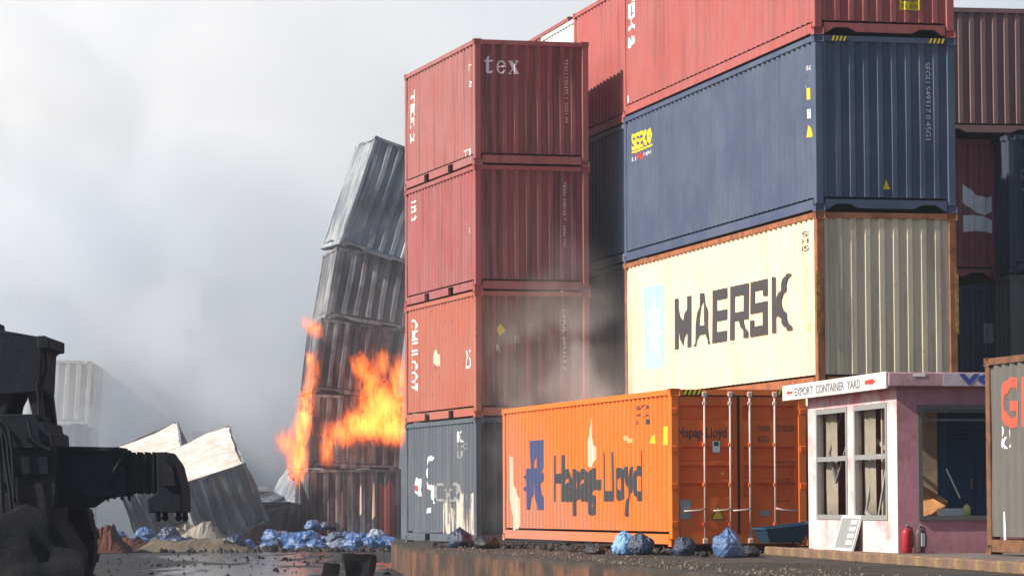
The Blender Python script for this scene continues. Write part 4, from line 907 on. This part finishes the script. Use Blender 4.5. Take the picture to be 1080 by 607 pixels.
def sheet(name, px0, px1, d, depth, h, mat, label, seed):
    """crumpled sheet or collapsed panel lying on the ground"""
    a, b = at(px0, 560, d), at(px1, 560, d); bm = bmesh.new(); n, m = 26, 10; g = []
    for i in range(n + 1):
        u = i / n; row = []
        for j in range(m + 1):
            w = j / m; e = (min(1, 4 * u, 4 * (1 - u)) * min(1, 3 * w, 3 * (1 - w))) ** .7
            x = a.x + (b.x - a.x) * u + 0.12 * noise.noise(Vector((u * 5, w * 5, seed)))
            z = 0.01 + h * e * (0.55 + 0.35 * noise.noise(Vector((u * 4, w * 2, seed + 3))) + 0.3 * abs(noise.noise(Vector((u * 11, w * 6, seed)))))
            row.append(bm.verts.new((x, d + depth * w, max(0.01, z))))
        g.append(row)
    for r0, r1 in zip(g, g[1:]):
        for j in range(m): bm.faces.new((r0[j], r1[j], r1[j + 1], r0[j + 1]))
    bmesh.ops.solidify(bm, geom=bm.faces[:], thickness=0.02)
    o = link(name, bm, mat, None, False); tag(o, label, 'sheet'); return o
M_tan = rusty('dusty tan tarpaulin', (0.34, 0.27, 0.20), (0.20, 0.16, 0.12), 0.4, 0.9, 4, 2)
M_rust = rusty('rust red sheet steel', (0.24, 0.095, 0.06), (0.12, 0.055, 0.04), 0.4, 0.85, 5, 2)
M_pale = rusty('pale ash-covered sheet', (0.62, 0.56, 0.47), (0.42, 0.36, 0.30), 0.3, 0.9, 6, 2)
sheet('tarpaulin', 140, 262, 101.5, 2.2, 0.55, M_tan, 'dusty tan tarpaulin spread before the blue sacks', 1)
sheet('sheet_metal', 62, 132, 100.0, 2.5, 1.15, M_rust, 'crumpled rust red sheet metal below the machine arm', 2)
sheet('sheet_metal', 158, 248, 110.5, 1.6, 1.0, M_pale, 'pale buckled sheet lying at the foot of the overturned containers', 3)
sheet('tarpaulin', 92, 160, 104, 2.0, 0.6, M_rust, 'brown rag heap beside the tan tarpaulin', 4)
sheet('sheet_metal', 176, 238, 112, 1.5, 1.1, M_pale, 'bent pale panel sticking up by the overturned container', 5)
def reg_yard(r): q = at(r.uniform(60, 430), 560, r.uniform(66, 110)); return (q.x, q.y)
rubble('rubble', 500, reg_yard, lambda x, y: 0.0, 0.01, 0.06, M_rub, 'charred scraps strewn over the wet yard', 9)
def reg_heap(r): q = at(r.gauss(330, 70), 560, r.uniform(100, 104)); return (q.x, q.y)
rubble('rubble', 600, reg_heap, lambda x, y: 0.0, 0.02, 0.12, M_rub, 'black ash and scraps along the front of the blue sacks', 10)
# charred lumps nearer by
def lump(px, d, w, h, seed, label, name):
    q = at(px, 560, d); bm = bmesh.new(); box(bm, -w / 2, w / 2, -w * .4, w * .4, 0, h)
    bmesh.ops.subdivide_edges(bm, edges=bm.edges[:], cuts=6, use_grid_fill=True)
    for v_ in bm.verts: v_.co += Vector((noise.noise(v_.co * 3 + Vector((seed, 0, 0))), noise.noise(v_.co * 3 + Vector((0, seed, 0))), 0.7 * noise.noise(v_.co * 4 + Vector((0, 0, seed))) * (1 if v_.co.z > .05 else 0))) * 0.12 * w / 0.5
    o = link(name, bm, rusty('black char', (0.010, 0.010, 0.012), (0.03, 0.026, 0.024), 0.4, 0.95, 2, 5, 0.02)); o.location = (q.x, q.y, 0); tag(o, label, 'debris'); return o
lump(379, 56.0, 0.46, 0.58, 3, 'charred square stump standing in the wet yard before the sacks', 'burnt_stump')
lump(349, 56.5, 0.26, 0.42, 8, 'small charred lump beside the square burnt stump', 'burnt_lump')

# ------------------------------------------------------------------ burnt container handler on the left
MD = 38.0
mach = empty('container_handler', (at(20, 600, MD).x, MD, 0.0)); tag(mach, 'burnt black container handler with its spreader arm stretched out', 'machine')
M_burn = rusty('soot black machine steel', (0.005, 0.008, 0.015), (0.014, 0.018, 0.027), 0.5, 0.85, 2, 2.5, 0.02)
M_burn2 = rusty('scorched brown machine steel', (0.010, 0.011, 0.016), (0.026, 0.022, 0.024), 0.5, 0.8, 3, 3.0, 0.02)
mo = Vector(mach.location)
def mpoly(name, pts, y0, y1, mat=None, parent=None, bev=0.012):
    bm = bmesh.new(); prism(bm, [((q := at(a, b, MD)).x - mo.x, q.z) for a, b in pts], 'y', y0, y1)
    bmesh.ops.recalc_face_normals(bm, faces=bm.faces[:])
    if bev: bevel(bm, bev)
    bmesh.ops.triangulate(bm, faces=[f_ for f_ in bm.faces if len(f_.verts) > 4])
    return link(name, bm, mat or M_burn, parent or mach)
hd = mpoly('boom_head', [(-150, 330), (0, 349), (57, 359), (57, 370), (52, 373), (50, 415), (-150, 428)], -0.6, 0.6)
mpoly('end_cap', [(48, 356.5), (60, 358.5), (60, 370), (48, 371)], -0.66, 0.66, None, hd)
mpoly('lug', [(-6, 340), (2, 342), (3, 350), (-6, 350)], -0.2, 0.2, None, hd)
mpoly('lug', [(45, 354), (49, 354), (50, 360), (44, 360)], -0.1, 0.1, None, hd)
for y0, y1 in ((-0.55, -0.40), (0.40, 0.55)):
    mpoly('strut', [(-30, 413), (24, 414), (9, 444), (-30, 446)], y0, y1, M_burn2)
    mpoly('strut', [(35, 413), (50, 413), (54, 447), (43, 447)], y0, y1, M_burn2)
for a, b in (((14, 416), (20, 441)), ((24, 416), (22, 441)), ((29, 420), (16, 440)), ((40, 414), (46, 445))):
    bm = bmesh.new(); p, q = at(*a, MD), at(*b, MD); tube(bm, [(p.x - mo.x, -0.1, p.z), ((p.x + q.x) / 2 - mo.x + .02, -0.12, (p.z + q.z) / 2), (q.x - mo.x, -0.1, q.z)], 0.022, 6); link('hydraulic_pipe', bm, M_burn, mach, True)
bd = mpoly('rotator', [(-150, 440), (47, 438), (50, 446), (57, 447), (58, 456), (64, 458), (65, 474), (-150, 474)], -0.7, 0.7)
mpoly('carriage', [(-150, 474), (66, 474), (67, 515), (62, 560), (-150, 560)], -0.62, 0.62, M_burn2)
mpoly('slot', [(6, 508), (14, 508), (14, 512), (6, 512)], -0.65, -0.60, M_burn, bd, 0)
mpoly('plate', [(22, 480), (60, 480), (60, 500), (22, 500)], -0.66, -0.60, M_burn, bd, 0.004)
ch = mpoly('chassis', [(-190, 545), (60, 545), (82, 580), (86, 640), (-190, 640)], -0.55, 0.9)
bmn = mpoly('spreader_beam', [(62, 475), (136, 474), (137, 521), (110, 526), (97, 535), (62, 534)], -0.28, 0.28)
mpoly('flange', [(60, 470.5), (131, 472), (131, 476), (60, 476)], -0.36, 0.36, None, bmn, 0.006)
mpoly('flange', [(84, 518), (137, 518), (137, 523), (84, 523)], -0.34, 0.34, None, bmn, 0.004)
arm = mpoly('telescopic_arm', [(130, 479), (181, 478), (181, 519), (130, 519)], -0.22, 0.22, M_burn2)
for k in range(5): mpoly('rib', [(139 + k * 8, 476.5), (141 + k * 8, 476.5), (141 + k * 8, 520.5), (139 + k * 8, 520.5)], -0.25, 0.25, None, arm, 0)
for k in range(6): mpoly('bolt', [(98 + k * 7.5, 521), (100.5 + k * 7.5, 521), (100.5 + k * 7.5, 526 + (k % 3) * 1.5), (98 + k * 7.5, 526)], -0.1, -0.04, None, bmn, 0)
eb = mpoly('end_beam', [(170, 477), (180, 477), (190, 491), (196, 515), (197, 540), (162, 540), (160, 526), (171, 519)], -0.5, 0.5)
mpoly('gusset', [(178, 484), (187, 494), (190, 512), (176, 512)], -0.54, -0.49, M_burn2, eb, 0)
for px in (170.5, 192):
    for yy in (-0.38, 0.38):
        bm = bmesh.new(); q = at(px, 544, MD); lathe(bm, [(0, -0.06), (0.02, -0.055), (0.042, -0.02), (0.03, 0.0), (0.03, 0.06)], 10, at=(q.x - mo.x, yy, q.z)); link('twistlock', bm, M_burn, eb, True)
def hose(pts, r=0.02, dy=-0.7):
    bm = bmesh.new(); P = [at(a, b, MD) for a, b in pts]
    out = []
    for i in range(len(P) - 1):                       # Catmull-Rom through the points
        p0, p1, p2, p3 = P[max(i - 1, 0)], P[i], P[i + 1], P[min(i + 2, len(P) - 1)]
        for k in range(5):
            s_ = k / 5; out.append(0.5 * ((2 * p1) + (p2 - p0) * s_ + (2 * p0 - 5 * p1 + 4 * p2 - p3) * s_ ** 2 + (3 * p1 - p0 - 3 * p2 + p3) * s_ ** 3))
    out.append(P[-1]); tube(bm, [(q.x - mo.x, dy, q.z) for q in out], r, 6); link('hose', bm, M_burn, mach, True)
hose([(2, 446), (10, 450), (14, 480), (20, 520), (24, 560)]); hose([(0, 452), (7, 458), (10, 490), (13, 540), (16, 570)], 0.024); hose([(8, 446), (17, 462), (20, 490), (28, 540)], 0.017, -0.75); hose([(12, 444), (20, 452), (24, 482), (26, 530)], 0.016, -0.8)
hose([(54, 372), (55, 390), (52, 402), (50, 412), (54, 414), (52, 417)], 0.016, -0.5); hose([(47, 405), (49, 425), (50, 446)], 0.016, -0.62)
hose([(136, 477), (128, 490), (112, 516), (97, 534), (88, 537)], 0.022, -0.32); hose([(40, 447), (44, 462), (52, 470), (64, 476)], 0.02, -0.75)
M_tyre = plain('burnt tyre rubber', (0.006, 0.0065, 0.008), 0.9, 0.4, 5)
for px, yy in ((-150, -0.45), (0, 1.2)):
    q = at(px, 631, MD); ty = empty('wheel', (q.x - mo.x, yy, 0.93)); ty.parent = mach
    bm = bmesh.new(); lathe(bm, [(0.48, -0.26), (0.70, -0.31), (0.86, -0.29), (0.93, -0.20), (0.94, 0.0), (0.93, 0.20), (0.86, 0.29), (0.70, 0.31), (0.48, 0.26)], 36, 'y')
    for v_ in bm.verts: v_.co *= 1 + 0.02 * noise.noise(v_.co * 4)
    link('tyre', bm, M_tyre, ty)
    bm = bmesh.new(); lathe(bm, [(0.06, -0.12), (0.30, -0.10), (0.47, -0.24), (0.47, 0.2), (0.06, 0.2)], 20, 'y'); link('rim', bm, M_burn2, ty)
    bm = bmesh.new()
    for k in range(22):
        a_ = 2 * math.pi * k / 22; c_, s_ = math.cos(a_), math.sin(a_)
        vs = box(bm, -0.05, 0.05, -0.26, 0.26, 0.91, 0.948)
        for v_ in vs: x_, z_ = v_.co.x, v_.co.z; v_.co.x, v_.co.z = x_ * c_ + z_ * s_, -x_ * s_ + z_ * c_
    link('tread', bm, M_tyre, ty)

bm = bmesh.new(); bmesh.ops.create_icosphere(bm, subdivisions=5, radius=1.0)
for v_ in bm.verts:
    n = v_.co.normalized(); k = 1 + 0.22 * noise.noise(n * 2.1 + Vector((4, 1, 0))) + 0.05 * noise.noise(n * 6) + 0.02 * noise.noise(n * 17)
    v_.co = Vector((n.x * k, n.y * k, max(0, n.z) * k))
hp = link('charred_heap', bm, rusty('charred black heap', (0.004, 0.005, 0.008), (0.009, 0.009, 0.011), 0.4, 0.95, 4, 3, 0.08), None, True); hq = at(8, 600, 36.6); hp.location = (hq.x, hq.y, 0.0); hp.scale = (1.12, 0.75, 1.28)
tag(hp, 'black charred heap slumped under the burnt container handler', 'debris')
# ------------------------------------------------------------------ fire
def flame_mat(name, warm):
    t = NT(name); t.n.remove(t.tc); t.tc = t.new('ShaderNodeTexCoord')
    sep = t.new('ShaderNodeVectorMath', operation='LENGTH'); t.l.new(t.tc.outputs['Object'], sep.inputs[0])
    geo = t.new('ShaderNodeNewGeometry'); mp = t.new('ShaderNodeMapping'); mp.inputs['Scale'].default_value = (1.5, 1.5, 0.50); t.l.new(geo.outputs['Position'], mp.inputs[0])
    n1 = t.noise(mp.outputs[0], 1.9, 9, 0.72, 2.2)
    fld = t.math('ADD', t.math('SUBTRACT', 0.78, sep.outputs['Value']), t.math('MULTIPLY', t.math('SUBTRACT', n1, 0.5), 2.6))
    den = t.math('MULTIPLY', fld, 2.8, True)
    r = t.new('ShaderNodeValToRGB'); e = r.color_ramp.elements
    e[0].position = 0.0; e[0].color = (0.55, 0.05, 0.01, 1); e[1].position = 1.0; e[1].color = (1.0, 0.46, 0.08, 1)
    x = r.color_ramp.elements.new(0.45); x.color = (1.0, 0.17, 0.02, 1)
    hot = t.math('ADD', t.math('MULTIPLY', t.math('SUBTRACT', fld, 0.10), 1.6), t.math('MULTIPLY', t.math('SUBTRACT', t.noise(mp.outputs[0], 4.5, 6, .7, 1.0), .5), 1.6), True)
    t.l.new(hot, r.inputs[0])
    em = t.new('ShaderNodeEmission'); t.l.new(r.outputs[0], em.inputs[0]); t.l.new(t.math('MULTIPLY', t.math('POWER', den, 1.5), warm), em.inputs[1])
    ab = t.new('ShaderNodeVolumeAbsorption'); ab.inputs[0].default_value = (0.3, 0.15, 0.08, 1); t.l.new(t.math('MULTIPLY', den, 1.2), ab.inputs['Density'])
    ad = t.new('ShaderNodeAddShader'); t.l.new(em.outputs[0], ad.inputs[0]); t.l.new(ab.outputs[0], ad.inputs[1]); t.l.new(ad.outputs[0], t.out.inputs['Volume'])
    t.m.cycles.volume_step_rate = 0.35; return t.m
M_fl = flame_mat('flame', 2.4); M_fl2 = flame_mat('hot flame', 4.6)
def fire(label, tongues):
    q0 = at(tongues[0][0], tongues[0][1], tongues[0][2]); f_ = empty('fire', q0); tag(f_, label, 'fire')
    for px, py, d, rx, ry, rz, tilt, hot in tongues:
        bm = bmesh.new(); bmesh.ops.create_icosphere(bm, subdivisions=3, radius=1.0)
        o = link('flame', bm, M_fl2 if hot else M_fl, f_, True); q = at(px, py, d) - q0; o.location = q; o.scale = (rx, ry, rz); o.rotation_euler = (0, R(tilt), 0)
fire('tall narrow flames climbing the edge of the leaning stack', [(314, 485, 113.6, .52, .5, 1.3, 3, True), (320, 445, 113.6, .50, .5, 1.6, 10, True), (327, 405, 113.8, .38, .4, 1.5, 12, False), (329, 345, 114.0, .70, .4, .42, 35, False), (326, 378, 114.0, .22, .3, .4, 0, True), (303, 468, 113.4, .55, .5, .75, -30, False)])
fire('broad orange flames bursting from the side of the leaning stack', [(404, 430, 113.7, 1.25, .8, 1.15, 0, True), (385, 448, 113.6, 1.4, .8, .85, -10, True), (414, 452, 113.6, 1.0, .8, .8, 0, True), (392, 404, 113.8, .65, .6, 1.5, -10, False), (380, 388, 113.8, .45, .5, .7, -25, False), (420, 402, 113.8, .55, .6, 1.2, 8, False), (358, 458, 113.5, .95, .6, .55, 25, False), (345, 474, 113.5, .40, .4, .9, 0, False), (404, 385, 113.8, .35, .4, .8, 0, False)])

# ------------------------------------------------------------------ smoke and haze
def smoke(name, label, c0, rad, dens, scale, seed, thr=0.42, col=(0.86, 0.87, 0.88), aniso=0.2, soft=0.9, sharp=3.0, stretch=(1, 1, 1), step=0):
    t = NT(name + ' volume'); ln = t.new('ShaderNodeVectorMath', operation='LENGTH'); t.l.new(t.tc.outputs['Object'], ln.inputs[0])
    geo = t.new('ShaderNodeNewGeometry'); mp = t.new('ShaderNodeMapping'); mp.inputs['Scale'].default_value = tuple(scale * s_ for s_ in stretch); mp.inputs['Location'].default_value = (seed, seed * 2.1, seed * .7); t.l.new(geo.outputs['Position'], mp.inputs[0])
    n1 = t.noise(mp.outputs[0], 1.0, 4, 0.55, 0.6)
    fall = t.math('MULTIPLY', t.math('SUBTRACT', 1.0, ln.outputs['Value']), 1 / soft, True)
    d = t.math('MULTIPLY', t.math('MULTIPLY', t.math('SUBTRACT', n1, thr), sharp, True), fall)
    pv = t.new('ShaderNodeVolumePrincipled'); pv.inputs['Color'].default_value = (*col, 1); pv.inputs['Anisotropy'].default_value = aniso
    t.l.new(t.math('MULTIPLY', d, dens), pv.inputs['Density']); t.l.new(pv.outputs[0], t.out.inputs['Volume']); t.m.cycles.volume_step_rate = 1.3
    bm = bmesh.new(); bmesh.ops.create_icosphere(bm, subdivisions=3, radius=1.0); o = link(name, bm, t.m, None, True)
    o.location = c0; o.scale = rad; tag(o, label, 'smoke', kind='stuff'); return o
smoke('smoke', 'thick grey smoke rolling up behind the burning stack', (-6, 204, 12), (84, 72, 38), 0.055, 0.050, 2.0, 0.38, (0.987, 0.987, 0.987), 0.0, 0.4, 3.0)
smoke('smoke', 'billowing pale smoke clouds above the hazy stacks', (-23, 147, 15), (26, 16, 17), 0.42, 0.135, 14.0, 0.53, (0.955, 0.957, 0.96), 0.0, 0.5, 9.0)
smoke('smoke', 'thin smoke drifting round the leaning stack', (-8.5, 112, 8), (7.5, 9, 11), 0.06, 0.28, 5.0, 0.44, (0.95, 0.96, 0.97), 0.0, 0.8)
smoke('smoke', 'low blue grey smoke creeping between the overturned containers and the hazy stack', (-17, 143, 4), (29, 17, 14), 0.62, 0.12, 9.0, 0.43, (0.78, 0.82, 0.87), 0.0, 0.7, 4.5)
smoke('smoke', 'pale smoke rising in the gap behind the orange container', (1.0, 65.6, 3.0), (1.9, 1.9, 3.9), 0.50, 0.8, 8.0, 0.45, (0.90, 0.90, 0.90), 0.0, 0.8, 4.0)
smoke('smoke', 'faint smoke wisps before the foot of the stack topped by tex', (-0.4, 63.0, 3.4), (3.4, 3.0, 4.2), 0.05, 0.6, 3.0, 0.46, (0.88, 0.91, 0.95), 0.0, 0.8, 4.0)
t = NT('haze volume'); pv = t.new('ShaderNodeVolumePrincipled'); pv.inputs['Color'].default_value = (0.86, 0.92, 1.0, 1); pv.inputs['Density'].default_value = 0.0004; pv.inputs['Anisotropy'].default_value = 0.2
t.l.new(pv.outputs[0], t.out.inputs['Volume'])
bm = bmesh.new(); box(bm, -910, 910, -50, 3010, -1.2, 60); hz = link('haze', bm, t.m); tag(hz, 'thin haze hanging in the air over the whole yard', 'haze', kind='stuff')
